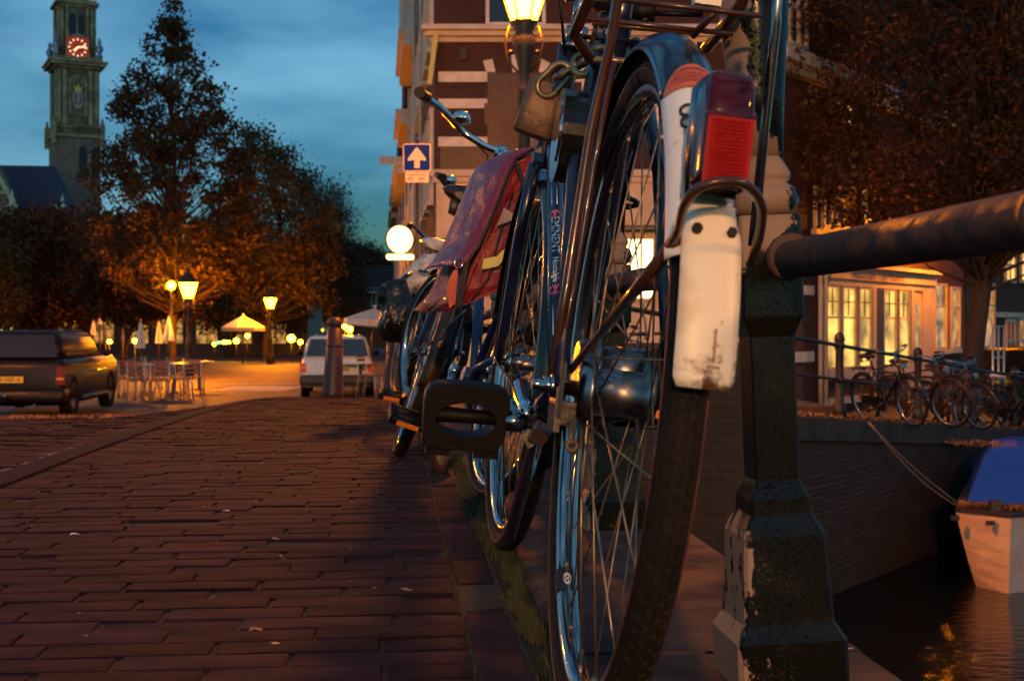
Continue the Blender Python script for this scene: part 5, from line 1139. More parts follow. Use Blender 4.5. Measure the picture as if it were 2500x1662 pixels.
def bike(label, loc, yaw, lean, steer=0, frame='navy', gm='black', fgm=None, rim='chrome', side=None, spokes='one', crank=180, gr=(20, 200), gf=(10, 205), rack=True, saddle='brownrub', bars=True, sh=1.0, tail=True, group='bicycles parked against the bridge railing', hubr=.022, hubw=.05, wb=1.07, lean_off=0, fork_drop=0, stand=False, pedals=True, bigpedal=False, chaincase=True, bell=True, rear_gm=None, ped_rot=0.3, grips='blackmat', barm='chrome'):
    t = thing('bicycle', label, 'bicycle', loc, (0, lean, yaw), group)
    wheel(t, (0, 0, R), (random.random(), 0, 0), rim, side, spokes, 'alloy', hubr, hubw)
    # frame
    BB = (0, .455, .29); SC_ = (0, .28, .80); HT = (0, wb-.20, .90); HB = (0, wb-.145, .70)
    b = MB(); b.tube([BB, SC_, (0, .268, .835)], .0155, 14); b.tube([(0, .30, .745), (0, wb-.185, .855)], .0135, 12); b.tube([(0, .455, .295), (0, wb-.155, .735)], .0155, 14)
    b.tube([HB, HT], .0185, 16); b.tube([(-.034, .455, .29), (.034, .455, .29)], .022, 16)
    for s_ in (-1, 1):
        b.tube([(s_*.012, .43, .29), (s_*.045, .30, .305), (s_*.058, .02, R)], .0095, 10); b.tube([(s_*.022, .285, .775), (s_*.05, .17, .60), (s_*.058, .0, R)], .0085, 10)
        b.box((s_*.060, -.002, R-.004), (.005, .05, .055))
    b.build('frame', M[frame], t)
    for s_ in (-1, 1):
        b = MB(); b.tube([(s_*.062, 0, R), (s_*.082, 0, R)], .0075, 6); b.tube([(s_*.064, 0, R), (s_*.069, 0, R)], .012, 12); b.build('axle_nut', M['chrome'], t)
    g = guard(t, gr[0], gr[1], rear_gm or gm)
    for s_ in (-1, 1):
        if gr[1] > 170:
            b = MB(); b.tube([(s_*.062, -.005, R+.01), (s_*.040, -.30, R+.14), (s_*.029, -.335, R+.15)], .0030, 6); b.build('mudguard_stay', M['iron'], t)
    # seat
    if saddle:
        b = MB(); b.tube([(0, .268, .83), (0, .24, .83+.10*sh)], .0125, 12); b.build('seat_post', M['chrome'], t)
        zs = .845+.10*sh; rs = []
        for y, w, h_, dz in ((-.045, .055, .03, -.012), (-.03, .092, .05, 0), (.03, .105, .058, .004), (.10, .075, .052, .0), (.17, .036, .046, -.004), (.235, .024, .04, -.004), (.26, .012, .022, -.008)):
            rs.append([(w*math.cos(a), .13+y, zs+dz+h_*(.55*math.sin(a) if math.sin(a) > 0 else .75*math.sin(a)*(abs(math.sin(a))**.4))) for a in lin(0, 2*PI, 19)[:-1]])
        b = MB(); b.rings(rs); s0 = b.build('saddle', M[saddle], t)
        b = MB()
        for x in (-.05, .05): b.tube([(x+.012*math.cos(a)*1.2, .125+.0, zs-.045-.006*k) for k, a in enumerate([i*1.05 for i in range(14)])] if False else [(x, .12, zs-.03), (x, .12, zs-.085)], .018, 10)
        b.tube([(-.05, .12, zs-.088), (-.02, .2, zs-.075), (.02, .2, zs-.075), (.05, .12, zs-.088)], .005, 6); b.build('saddle_spring', M['steel'], s0)
    if chaincase:
        b = MB(); pl = [(.0, R-.045), (.44, .29-.10), (.50, .29-.105), (.555, .29-.05), (.555, .29+.05), (.50, .29+.10), (.44, .29+.10), (.0, R+.045), (-.045, R)]
        b.prism(pl, .045, .070, 'x'); b.build('chain_case', M[gm], t)
    if pedals:
        a = math.radians(crank)
        for s_ in (-1, 1):
            aa = a if s_ < 0 else a+PI; e = (s_*.075, .455+.165*math.cos(aa), .29+.165*math.sin(aa))
            b = MB(); b.tube([(s_*.058, .455, .29), (s_*.062, .455+.05*math.cos(aa), .29+.05*math.sin(aa)), e], [.016, .012, .0125], 10, flat=1); b.tube([(e[0]-.010*s_, e[1], e[2]), (e[0]+.012*s_, e[1], e[2])], .0135, 14); b.tube([(s_*.045, .455, .29), (s_*.072, .455, .29)], .017, 14)
            c = b.build('crank', M['chrome'], t)
            if bigpedal and s_ < 0: pedal(t, (-.137, e[1], e[2]), (ped_rot, -.02, .06), big=True)
            else: pedal(t, (s_*.148, e[1], e[2]), (ped_rot, 0, 0 if s_ < 0 else PI))
    # front assembly turns about the steering axis
    T = Matrix.Translation((0, wb, 0)) @ Matrix.Rotation(steer, 4, 'Z')
    def fr(name, b, m, par=t):
        b.v = [tuple(T @ Vector(v)) for v in b.v]; return b.build(name, m, par)
    p = T @ Vector((0, 0, R+fork_drop)); wheel(t, p, (random.random(), 0, steer), rim, side, 'one', 'alloy', .016, .042)
    b = MB()
    for s_ in (-1, 1): b.tube([(s_*.046, 0, R), (s_*.046, -.03, R+.05), (s_*.044, -.10, .58), (s_*.036, -.135, .70)], [.007, .009, .011, .012], 10)
    b.tube([(-.042, -.137, .705), (.042, -.137, .705)], .014, 10); fr('fork', b, M[frame])
    gg = guard(t, gf[0], gf[1], fgm or gm, loc=(0, 0, 0)); gg.location = T @ Vector((0, 0, R)); gg.rotation_euler = (0, 0, steer)
    for s_ in (-1, 1):
        b = MB(); b.tube([(s_*.05, 0, R), (s_*.029, -.34, R-.06 if gf[1] > 185 else R+.1)], .0026, 6); fr('mudguard_stay', b, M['iron'])
    b = MB(); b.tube([(0, -.205, .895), (0, -.208, .905)], .0245, 18); b.tube([(0, -.206, .903), (0, -.209, .93)], .019, 8); fr('headset', b, M['chrome'])
    if bars:
        b = MB(); b.tube([(0, -.208, .92), (0, -.222, 1.0)], .0115, 12); b.tube([(0, -.222, .99), (0, -.20, 1.005), (0, -.17, 1.0)], .013, 12); b.tube([(-.02, -.165, 1.0), (.02, -.165, 1.0)], .018, 14)
        pts = [(0, -.165, 1.0), (.06, -.163, 1.004), (.13, -.17, 1.018), (.18, -.195, 1.042), (.225, -.24, 1.055), (.262, -.30, 1.052), (.275, -.34, 1.047)]
        L_ = [(-x, y, z) for x, y, z in pts]; b.tube(list(reversed(pts))+L_[1:], .0112, 12); h = fr('handlebar', b, M[barm])
        for s_ in (-1, 1):
            b = MB(); b.tube([(s_*.271, -.325, 1.049), (s_*.288, -.395, 1.036), (s_*.293, -.435, 1.03)], [.0165, .016, .0172], 12); fr('grip', b, M[grips], h)
        if bell:
            b = MB(); c = Vector((-.15, -.19, 1.058)); b.rings([[tuple(c+Vector((r*math.cos(a), r*math.sin(a), z))) for a in lin(0, 2*PI, 19)[:-1]] for r, z in ((.010, -.02), (.026, -.012), (.029, -.004), (.028, .004), (.022, .014), (.010, .020), (.006, .022))])
            fr('bell', b, M['chromeb'], h)
        b = MB(); b.tube([(-.10, -.20, 1.0), (-.04, -.25, .96), (-.01, -.20, .86)], .0028, 5); fr('brake_cable', b, M['blackmat'])
        b = MB(); b.tube([(0, -.175, .80), (0, -.08, .82)], .008, 6); b.tube([(0, -.10, .82), (0, -.02, .82)], [.024, .040], 16); b.sphere((0, -.10, .82), .024, 12, 8); fr('headlamp', b, M['chrome'])
    if rack:
        b = MB(); zr = .757
        for s_ in (-1, 1):
            b.tube([(s_*.03, .275, .64), (s_*.07, .205, .75), (s_*.075, .18, zr), (s_*.078, -.10, zr+.005), (s_*.07, -.215, zr)], .0062, 10)
            b.tube([(s_*.066, -.005, R+.015), (s_*.078, -.055, .62), (s_*.0775, -.075, zr+.004)], .0062, 10)
        b.tube([(-.07, -.215, zr), (-.05, -.235, zr), (.05, -.235, zr), (.07, -.215, zr)], .0062, 10)
        for y in (.175, .135, .06, -.0, -.08, -.16): b.tube([(-.077, y, zr+.002), (.077, y, zr+.002)], .0036, 8)
        for x in (-.03, .03): b.tube([(x, .175, zr+.008), (x, -.23, zr+.008)], .0034, 8)
        b.tube([(-.045, .205, .742), (.045, .205, .742)], .0036, 8)
        b.build('luggage_rack', M['black'], t)
    if tail:
        b = MB(); b.box((0, -.335, .56), (.04, .025, .05)); tl = b.build('tail_light', M['redglass'], t)
    return t
# ---------------------------------------------------------------- nearest bicycle
A = bike('nearest black bicycle with a white tailed rear mudguard and big red rear light', (.190, 1.3375, 0), -.010, .113, steer=.045, frame='navy', rim='chrome', side='redwall', spokes='each', gr=(25, 131.3), gf=(15, 206), rack=False, saddle=None, bars=True, tail=False, hubr=.030, hubw=.05, wb=1.09, crank=181, bigpedal=True, chaincase=False, ped_rot=.22)
MA = Matrix.Translation(A.location) @ A.rotation_euler.to_matrix().to_4x4(); IA = MA.inverted(); O_ = IA @ Vector((0, 0, CH))
def inA(px, py, yl=None, xl=None):
    """point of bicycle A seen at a pixel, at a given local y (or x)"""
    d = (IA @ P(px, py, 1.0))-O_; k = (yl-O_.y)/d.y if yl is not None else (xl-O_.x)/d.x
    return tuple(O_+d*k)
def crv(pts, n=5):
    p = [Vector(q) for q in pts]; p = [p[0]]+p+[p[-1]]; out = []
    for i in range(1, len(p)-2):
        for k in range(n):
            t = k/n; out.append(.5*((2*p[i])+(p[i+1]-p[i-1])*t+(2*p[i-1]-5*p[i]+4*p[i+1]-p[i+2])*t*t+(3*p[i]-3*p[i+1]+p[i+2]-p[i-1])*t**3))
    return out+[p[-2]]
# ring lock round the rear wheel at the seat stays
lc = inA(1388, 335, None, -.055)
def ell(r1, r2, x0, x1, a0=0, a1=2*PI, n=28, k=0): return [(r1*math.cos(a), r2*math.sin(a)) for a in lin(a0, a1, n)]
b = MB(); b.prism(ell(.064, .056, 0, 0)[:-1], -.014, .014, 'x'); b.v = [(x+lc[0], y+lc[1], z+lc[2]) for x, y, z in b.v]; rlk = b.build('ring_lock', M['black'], A)
b = MB(); b.prism(ell(.060, .047, 0, 0, PI*.72, PI*1.28, 14)+[(-.045, 0)], -.018, -.0145, 'x'); b.v = [(x+lc[0], y+lc[1], z+lc[2]) for x, y, z in b.v]; b.build('lock_cover', M['chrome'], rlk)
b = MB(); b.tube([(lc[0]-.020, lc[1]-.062, lc[2]+.012), (lc[0]-.018, lc[1]-.062, lc[2]+.012)], .004, 10); b.build('rivet', M['ink'], rlk)
# rear mudguard tail: white part, sticker, worn plate
gw = guard(A, 131.4, 160, 'white', name='mudguard_tail')
def patch(name, m, a0, a1, rad=.3672, w=.028, dep=.020, x0=-1.25, x1=1.25, par=gw, n=14, curve=0, th=.0012):
    b = MB(); rs = []
    xs = lin(x0, x1, 13)
    o = []
    for i in range(n+1):
        row = []
        for a in xs:
            ang = math.radians(a0+(a1-a0)*i/n+curve*(a/1.25)**2*(1-i/n)); r = rad-dep*(1-math.cos(a))/(1-math.cos(1.25)); row.append((w*math.sin(a)/math.sin(1.25)*1.004, r*math.cos(ang), r*math.sin(ang)))
        o.append(row)
    k = len(xs); b.add([p for r_ in o for p in r_], [(i*k+j, (i+1)*k+j, (i+1)*k+j+1, i*k+j+1) for i in range(n) for j in range(k-1)], True)
    return b.build(name, m, par)
st = patch('round_ended_sticker', M['sticker'], 125.6, 131.9, rad=.3675, curve=7.0, x0=-1.1, x1=1.1)
# sticker print: rows of small dashes standing in for the tiny words
def on_guard(a_deg, a, rad=.3683, w=.028, dep=.020):
    ang = math.radians(a_deg); r = rad-dep*(1-math.cos(a))/(1-math.cos(1.25)); return Vector((w*math.sin(a)/math.sin(1.25), r*math.cos(ang), r*math.sin(ang)))
b = MB()
for k, dd in enumerate((127.2, 128.5, 129.5, 130.5)):
    a = -.78+.1*abs(1-k)
    while a < .85-.1*abs(1-k):
        l = random.uniform(.03, .10); q = [(a, dd-.22*(2 if k == 0 else 1)), (a+l, dd-.22*(2 if k == 0 else 1)), (a+l, dd+.22), (a, dd+.22)]
        b.add([tuple(on_guard(y+6.5*(x/1.25)**2*max(0, (131.8-y)/7), x)) for x, y in q], [(0, 1, 2, 3)]); a += l+.035
b.build('sticker_print', M['inkred'], st)
# dark S shaped mark on the white part, left of the lamp
b = MB()
c = (-.66, 153.6)
for (cx_0, cy_0, a0, a1) in ((-.42, 137.4, .9, 5.6), (-.42, 139.7, -4.0, 2.2)):
    b.tube([tuple(on_guard(cy_0+1.1*math.sin(a), cx_0+.19*math.cos(a), .3685)) for a in lin(a0, a1, 14)], .0014, 6)
b.build('maker_mark', M['ink'], gw)
pp = MB(); outl = []
def rp_(z0, z1, w, rad, n=26):
    rs = []
    a0 = 180-math.degrees(math.asin(max(-1, min(1, (z0-R)/rad)))); a1 = 180-math.degrees(math.asin((z1-R)/rad))
    return a0, a1
b = MB(); k = 9; rows = []
for i in range(19):
    f = i/18; ang = math.radians(176.6+(-23.3)*f); wf = 1.0
    if f < .07: wf = math.sqrt(max(0, 1-((.07-f)/.07)**2))*.15+.85
    if f > .93: wf = .80
    elif f > .80: wf = 1-.2*smooth((f-.80)/.13)
    row = []
    for a in lin(-1, 1, k): row.append((.005+.0238*wf*a, (.3705-.0050*abs(a)**2.6)*math.cos(ang+(.022*a*a if i == 0 else 0)*-1), (.3705-.0050*abs(a)**2.6)*math.sin(ang)))
    rows.append(row)
o2 = [[(x, y*.9945, z*.9945) for x, y, z in r_] for r_ in rows]
vs = [p for r_ in rows for p in r_]+[p for r_ in o2 for p in r_]; nn = len(rows)*k
fs = [(i*k+j, (i+1)*k+j, (i+1)*k+j+1, i*k+j+1) for i in range(18) for j in range(k-1)]; fs += [tuple(nn+q for q in reversed(f)) for f in fs]
for i in range(18): fs += [(i*k, i*k+nn, (i+1)*k+nn, (i+1)*k), (i*k+k-1, (i+1)*k+k-1, (i+1)*k+k-1+nn, i*k+k-1+nn)]
for j in range(k-1): fs += [(j, j+1, j+1+nn, j+nn), (18*k+j, 18*k+j+nn, 18*k+j+1+nn, 18*k+j+1)]
b.add(vs, fs, True); wp = b.build('reflector_plate', M['plate'], A, loc=(0, 0, R))
for x in (-.008, .0195):
    b = MB(); ang = math.radians(157.2); c = Vector((x, .3712*math.cos(ang), .3712*math.sin(ang))); n_ = Vector((0, math.cos(ang), math.sin(ang)))
    b.tube([c-n_*.002, c+n_*.0022], .0043, 6 if x > 0 else 16); b.build('bolt', M['iron'], wp)
b = MB(); ang = math.radians(169.5)
for dz, w_, h_ in ((0, .0016, .026), (-.016, .010, .0016)):
    ang = math.asin((dz-.0+.055)/.3712); b.box((.010, -.3712*math.cos(ang), dz+.055), (w_, .0012, h_), Euler((-ang*.9, 0, 0)).to_matrix())
b.build('scratch', M['crate'], wp)
# tail light
cx0 = .0005; yb = -.345
def ring_x(z, hw, dy, rr=.35, y0=yb):
    return [(cx0+hw*math.copysign(abs(math.cos(a))**rr, math.cos(a)), y0-dy*abs(math.sin(a))**.5 if math.sin(a) < 0 else y0+.012*math.sin(a)**.5, z) for a in lin(0, 2*PI, 33)[:-1]]
b = MB(); b.rings([ring_x(.518, .0188, .030), ring_x(.53, .0194, .034), ring_x(.575, .0200, .036), ring_x(.594, .0196, .033), ring_x(.604, .0175, .026), ring_x(.609, .011, .014)])
tl = b.build('tail_light', M['redglass'], A)
b = MB(); b.rings([[(x-.0, y+.020 if True else y, z) for x, y, z in ring_x(zz, .0205, .022)] for zz in (.514, .60)]+[[(x, y+.02, .607) for x, y, z in ring_x(.6, .0155, .014)]]); b.build('lamp_housing', M['black'], tl)
b = MB()
nx_, nz_2 = 15, 17
for i in range(nx_):
    for j in range(nz_2):
        x = cx0-.0168+.0336*(i+.5)/nx_; z = .5205+.0480*(j+.5)/nz_2; b.chamfer((0, 0, 0), (.0336/nx_*.86, .0480/nz_2*.86, .0018), .0005)
        for q in range(len(b.v)-12, len(b.v)): v = b.v[q]; b.v[q] = (x+v[0], yb-.0372-v[2]+.0028*abs((x-cx0)/.02)**3, z+v[1])
b.box((cx0, yb-.0355, .545), (.0348, .0022, .050))
b.build('reflector', M['reflector'], tl)
b = MB(); b.b2(cx0-.0193, cx0+.0193, yb-.037, yb-.0345, .5705, .5735); b.build('lens_seam', M['redglass'], tl)
for x in (-.008, .008): MB().sphere((cx0+x, yb-.030, .590), .0030, 10, 8).build('bulb', M['brass'], tl)
MB().lathe([(.0030, -.005), (.0075, -.004), (.0105, .003)], (0, 0, 0), 14).build('lamp_reflector', M['redglass'], tl, loc=(cx0, yb-.026, .588), rot=(-PI/2, 0, 0))
b = MB()                                   # tread blocks of the rear tyre
for i in range(132):
    for j, a in enumerate((-.62, -.22, .22, .62)):
        t_ = 2*PI*(i+(.5 if j % 2 else 0))/132; r_ = R-.0185+.0187*math.cos(a); c = Vector((.0187*math.sin(a), r_*math.cos(t_), R+r_*math.sin(t_)))
        n0 = Vector((math.sin(a), math.cos(a)*math.cos(t_), math.cos(a)*math.sin(t_))); u0 = Vector((0, -math.sin(t_), math.cos(t_))); w0 = n0.cross(u0)
        q_ = [c+u0*(.0052*i1+.0016*j1*(1 if j < 2 else -1))+w0*.0030*j1-n0*.0002 for i1, j1 in ((-1, -1), (1, -1), (1, 1), (-1, 1))]; b.add(q_+[p+n0*.0012-(p-c)*.15 for p in q_], [(4, 5, 6, 7), (0, 1, 5, 4), (1, 2, 6, 5), (2, 3, 7, 6), (3, 0, 4, 7)])
o = b.build('tread', M['rubber'], A); o['kind'] = 'stuff'
# U shaped stay round the mudguard, struts to the axle
b = MB(); pts = [inA(1392, 905, .02), inA(1500, 770, -.12), inA(1600, 650, -.27), inA(1650, 575, -.345), inA(1672, 500, -.385), inA(1705, 460, -.40), inA(1762, 443, -.405), inA(1822, 452, -.40), inA(1858, 500, -.385), inA(1855, 570, -.36), inA(1835, 640, -.33)]
b.tube(crv(pts), .0038, 12); b.tube([inA(1478, 800, -.09), inA(1650, 585, -.335)], .0056, 8); b.build('mudguard_stay', M['frameA'], A)
# left rack leg and seat stays nearer than the wheel, brown black
b = MB(); b.tube([inA(1345, 930, .02), inA(1385, 690, .04), inA(1440, 330, .04), inA(1490, 110, .02), inA(1512, -20, .0), inA(1520, -160, -.01)], .0052, 12); b.tube([inA(1362, 900, .02), inA(1402, 690, .05), inA(1450, 400, .06), inA(1500, 150, .04)], .0032, 10); b.build('rack_leg', M['frameA'], A)
b = MB(); b.tube([inA(1838, 600, -.05), inA(1868, 300, -.08), inA(1895, 60, -.10), inA(1905, -120, -.12)], .0050, 12); b.build('rack_leg', M['chrome'], A)
b = MB(); b.tube([inA(1450, -60, .08), inA(1437, 0, .12), inA(1402, 84, .17), inA(1430, 125, .19), inA(1468, 172, .22)], .0072, 12)
b.tube([inA(1842, -60, .05), inA(1800, 25, .1), inA(1725, 118, .2)], .0072, 10); b.tube([inA(1755, 20, .10), inA(1690, 90, .13)], .0040, 8)
for (a, c, y) in (((1432, 46), (1790, 84), .13), ((1445, 58), (1700, 82), .16), ((1406, 88), (1560, 104), .18), ((1520, 0), (1860, 40), .05), ((1460, 42), (1445, 108), .17)): b.tube([inA(*a, y), inA(*c, y)], .0030, 8)
b.build('rack_front', M['frameA'], A)
b = MB(); b.tube([inA(1542, 26, .2), inA(1598, 32, .2)], .0105, 14); b.tube([inA(1575, 38, .2), inA(1572, 62, .2)], .006, 8); b.tube([inA(1598, 33, .2), inA(1715, 36, .2)], .0036, 8); b.build('rack_clamp', M['blackmat'], A)
b = MB(); b.box(inA(1725, 4, .12), (.030, .02, .012)); b.build('rack_tag', M['plate'], A)
# dropout plate, axle end, drum, kickstand
b = MB(); b.prism([(inA(1352, 985, .0)[1]-.03, .30), (.03, .30), (.035, .345), (-.02, .345)], -.064, -.058, 'x'); b.box(inA(1378, 1008, -.01), (.020, .02, .024)); b.build('dropout_plate', M['brownrub'], A)
b = MB(); b.tube([inA(1300, 936, .0), inA(1325, 938, .0)], .0062, 6); b.tube([inA(1325, 938, .0), inA(1352, 940, .0)], .0088, 14); b.build('axle_end', M['chrome'], A)
b = MB(); b.tube([inA(1442, 905, .04), inA(1458, 906, .04)], .0375, 28); b.tube([inA(1460, 908, .04), inA(1588, 914, .04)], .0275, 28); b.tube([inA(1405, 900, .04), inA(1442, 904, .04)], [.030, .036], 24); b.build('brake_drum', M['alloy'], A)
b = MB(); c = inA(1396, 1088, -.03); b.tube([(c[0], c[1]+.0055*math.cos(a), c[2]+.0055*math.sin(a)) if False else (c[0]+.0052*math.cos(a), c[1], c[2]+.0052*math.sin(a)) for a in lin(0, 2*PI, 15)[:-1]], .0021, 8, close=True); b.tube([c, (c[0]-.003, c[1]+.01, c[2]+.022)], .003, 8); b.build('chain_tensioner', M['brass'], A)
b = MB(); b.tube([inA(1316, 1062, .10), inA(1305, 1085, .12), inA(1245, 1308, .24)], [.0095, .0088, .0074], 14); b.sphere(inA(1245, 1308, .24), .0076, 10, 8); b.build('kickstand', M['chromeb'], A)
b = MB(); b.box(inA(1318, 1058, .09), (.018, .026, .018), Euler((.3, .5, 0)).to_matrix()); b.box(inA(1290, 1070, .10), (.018, .012, .012), Euler((0, .9, 0)).to_matrix()); b.build('stand_bracket', M['brownrub'], A)
b = MB(); b.tube([inA(1272, 945, .40), inA(1284, 1000, .33), inA(1290, 1022, .30)], [.013, .010, .0105], 12); b.tube([inA(1272, 1008, .295), inA(1300, 1010, .295)], .0105, 12); b.build('crank_end', M['chromeb'], A)
# lettering on the down tube
DT0 = Vector((0, .455, .295)); DT1 = Vector((0, 1.09-.155, .735)); dt = (DT1-DT0).normalized()
def on_tube(f, az, r=.0160):
    c = DT0.lerp(DT1, f); back = Vector((0, -dt.z, dt.y)); return c+Vector((-1, 0, 0))*math.sin(az)*r+back*math.cos(az)*r
Rt = None
side_n = (Vector((-1, 0, 0))*math.sin(.95)+Vector((0, -dt.z, dt.y))*math.cos(.95)).normalized()
def place_text(txt, size, f, m='whiteink', az=.95):
    n_ = (Vector((-1, 0, 0))*math.sin(az)+Vector((0, -dt.z, dt.y))*math.cos(az)).normalized(); x = -dt; y = n_.cross(x)
    me = text_mesh(txt, size, .0002); me.materials.clear(); me.materials.append(M[m]); o = link('lettering', me, A)
    # wrap the letters round the tube
    for v in me.vertices:
        u = v.co.x*1.18; w = v.co.y; q = DT0.lerp(DT1, f)+x*u; a = az-w/.0157; r = .0158+v.co.z*2
        v.co = q+Vector((-1, 0, 0))*math.sin(a)*r+Vector((0, -dt.z, dt.y))*math.cos(a)*r
    me.update(); return o
place_text('EMINENT', .0190, .580, az=.35); place_text('Nostalgie', .0135, .447, az=.35)
for f in (.66, .375):
    b = MB()
    for k in range(7):
        w = .012; a = k/7*PI
        u, v_ = math.cos(a)*.012, math.sin(a)*.011
        pts = []
        for q in (-1, 1):
            for e in (-.0012, .0012):
                uu = q*u+e*-math.sin(a); ww = q*v_+e*math.cos(a); a_ = .35-ww/.0157; pts.append(DT0.lerp(DT1, f)-dt*uu+Vector((-1, 0, 0))*math.sin(a_)*.0161+Vector((0, -dt.z, dt.y))*math.cos(a_)*.0161)
        b.add([pts[0], pts[1], pts[3], pts[2]], [(0, 1, 2, 3)])
    b.build('flag_badge', M['pink'], A)
for f0, f1 in ((.70, .78), (.22, .32)):
    for az in (.1, .65):
        b = MB(); b.add([on_tube(f0, az-.07, .0160), on_tube(f0, az+.07, .0160), on_tube(f1, az+.01, .0160), on_tube(f1, az-.01, .0160)], [(0, 1, 2, 3)]); b.build('pin_stripe', M['whiteink'], A)
# dynamo like rim sticker: black label with a round white emblem on the front of the rear rim
b = MB(); rs = []
for i in range(7):
    a = math.radians(-78+(-9.5)*i/6) if False else None
c = inA(1394, 1388, None, -.0)
lb = MB()
ang0 = math.atan2(c[2]-R, c[1])
rows = []
for i in range(6):
    a = ang0+.055*(i-2.5)/2.5; rows.append([(-.0135, .3125*math.cos(a), R+.3125*math.sin(a)), (-.0125, .3015*math.cos(a), R+.3015*math.sin(a)), (-.006, .2970*math.cos(a), R+.2970*math.sin(a)), (.006, .2965*math.cos(a), R+.2965*math.sin(a))])
lb.add([p for r_ in rows for p in r_], [(i*4+j, (i+1)*4+j, (i+1)*4+j+1, i*4+j+1) for i in range(5) for j in range(3)]); rl = lb.build('rim_label', M['ink'], A)
b = MB(); cc = Vector((-.0015, .2962*math.cos(ang0), R+.2962*math.sin(ang0))); tg = Vector((0, -math.sin(ang0), math.cos(ang0)))
b.tube([tuple(cc+Vector((.0042*math.cos(a), 0, 0))+tg*.008*math.sin(a)) for a in lin(0, 2*PI, 19)[:-1]], .0005, 5, close=True)
for q in (-.0032, .0032): b.tube([tuple(cc+Vector((.002*math.cos(a), 0, 0))+tg*(q+.003*math.sin(a))) for a in lin(0, 2*PI, 13)[:-1]], .0005, 5, close=True)
b.build('emblem', M['whiteink'], rl)
# chain and padlock round the seat tube
def link_ring(c, ax, up, L_=.026, W=.013, r=.0045):
    ax = Vector(ax).normalized(); up = (Vector(up)-ax*Vector(up).dot(ax)).normalized(); pts = []
    for i in range(8): a = -PI/2+PI*i/7; pts.append(Vector(c)+ax*(L_-W+W*math.cos(a))+up*W*math.sin(a))
    for i in range(8): a = PI/2+PI*i/7; pts.append(Vector(c)+ax*(-(L_-W)+W*math.cos(a))+up*W*math.sin(a))
    return pts
lk = thing('padlock', 'brass padlock hanging on a heavy steel chain at the back of the nearest bicycle', 'padlock', P(1322, 270, 1.72), (0, 0, 0))
LO = lk.location.copy()
def lp(px, py, d): return P(px, py, d)-LO
a_, c_ = lp(1342, 206, 1.72), lp(1298, 332, 1.72); ax = (c_-a_).normalized(); sd = Vector((CC, -CS, 0)); sd = (sd-ax*sd.dot(ax)).normalized(); nn_ = ax.cross(sd)
def prof(w, t): return [(w*math.copysign(abs(math.cos(a))**.45, math.cos(a)), t*math.copysign(abs(math.sin(a))**.7, math.sin(a))) for a in lin(0, 2*PI, 29)[:-1]]
b = MB(); rs = []
for f, k in ((0, .9), (.03, 1), (.97, 1), (1, .9)): rs.append([a_.lerp(c_, f)+sd*x*k+nn_*y*k for x, y in prof(.027, .017)])
b.rings(rs); b.build('body', M['brass'], lk)
b = MB(); pts = [a_+sd*.0+ax*.01]
for q in (-.015,): pass
b.tube([a_+sd*-.004+ax*.01, a_+sd*-.004-ax*.016, a_+sd*.006-ax*.030, a_+sd*.018-ax*.030, a_+sd*.024-ax*.016, a_+sd*.020+ax*.01], .0052, 12); b.build('shackle', M['chain'], lk)
chn = thing('lock_chain', 'heavy steel chain looped from the padlock through the frame of the nearest bicycle', 'chain', P(1380, 190, 1.68))
LO2 = chn.location.copy()
lks = [((1352, 196), (1.70), (1.0, .95), 0), ((1398, 170), 1.66, (1, .5), 1), ((1446, 150), 1.60, (1, .3), 0), ((1480, 150), 1.56, (1, -.1), 1)]
for i, (pp_, d_, dr, fl) in enumerate(lks):
    c = P(pp_[0], pp_[1], d_)-LO2; axx = camw(dr[0], -.25, dr[1]) ; upp = camw(0, 1, .1) if fl else camw(-dr[1], .2, 1.0)
    MB().tube(link_ring(c, axx, upp, .025, .0135, .0042), .0042, 10, close=True).build('link', M['chain'], chn)
# ---------------------------------------------------------------- bicycle B with the red pannier
B = bike('blue framed bicycle with a red pannier, leaning behind the nearest bicycle', (.217, 3.13, 0), .192, .33, steer=-.17, frame='blue', gm='black', fgm='brownfr', rim='chrome', side='redwall', gr=(20, 188), gf=(15, 200), crank=262, wb=1.07, saddle='brownrub', sh=.1, bell=True, ped_rot=.5, lean_off=0, barm='chromeb')
MBm = Matrix.Translation(B.location) @ B.rotation_euler.to_matrix().to_4x4(); IB = MBm.inverted()
def inM(IM, px, py, yl=None, xl=None):
    O2 = IM @ Vector((0, 0, CH)); d = (IM @ P(px, py, 1.0))-O2; k = (yl-O2.y)/d.y if yl is not None else (xl-O2.x)/d.x
    return Vector(O2+d*k)
bg_ = thing('pannier_bag', 'red cloth pannier with a flap tinted as if lit by the sky, black straps and a yellow reflective stripe', 'bag', B.location, B.rotation_euler)
BY = -.26
def bp(px, py, y=BY): return inM(IB, px, py, y)
# rear face outline (towards the camera) and far end outline
face = [bp(1298, 372), bp(1262, 395), bp(1215, 520), bp(1172, 640), bp(1135, 715), bp(1098, 762, BY+.0), bp(1190, 722), bp(1250, 700), bp(1262, 620), bp(1285, 500), bp(1310, 400)]
cen = sum(face, Vector())/len(face)
def outl(f, dy, k=1.0, sh=(0, 0)): return [Vector((cen.x+(p.x-cen.x)*k+sh[0]*0, cen.y+dy, cen.z+(p.z-cen.z)*k)) for p in face]
def sh_(r, q): return [Vector((p.x-q*.4, p.y, p.z)) for p in r]
b = MB(); b.rings([outl(0, .012, .93), outl(0, 0, .985), sh_(outl(0, .05, 1.02), .022), sh_(outl(0, .14, 1.02), .045), sh_(outl(0, .25, 1.0), .045), sh_(outl(0, .33, .98), .03), outl(0, .345, .93)]); 
b.v = [(x+.004*math.sin(z*60+y*25), y+.006*math.sin(z*42+x*30), z) for x, y, z in b.v]; b.build('body', M['bag'], bg_)
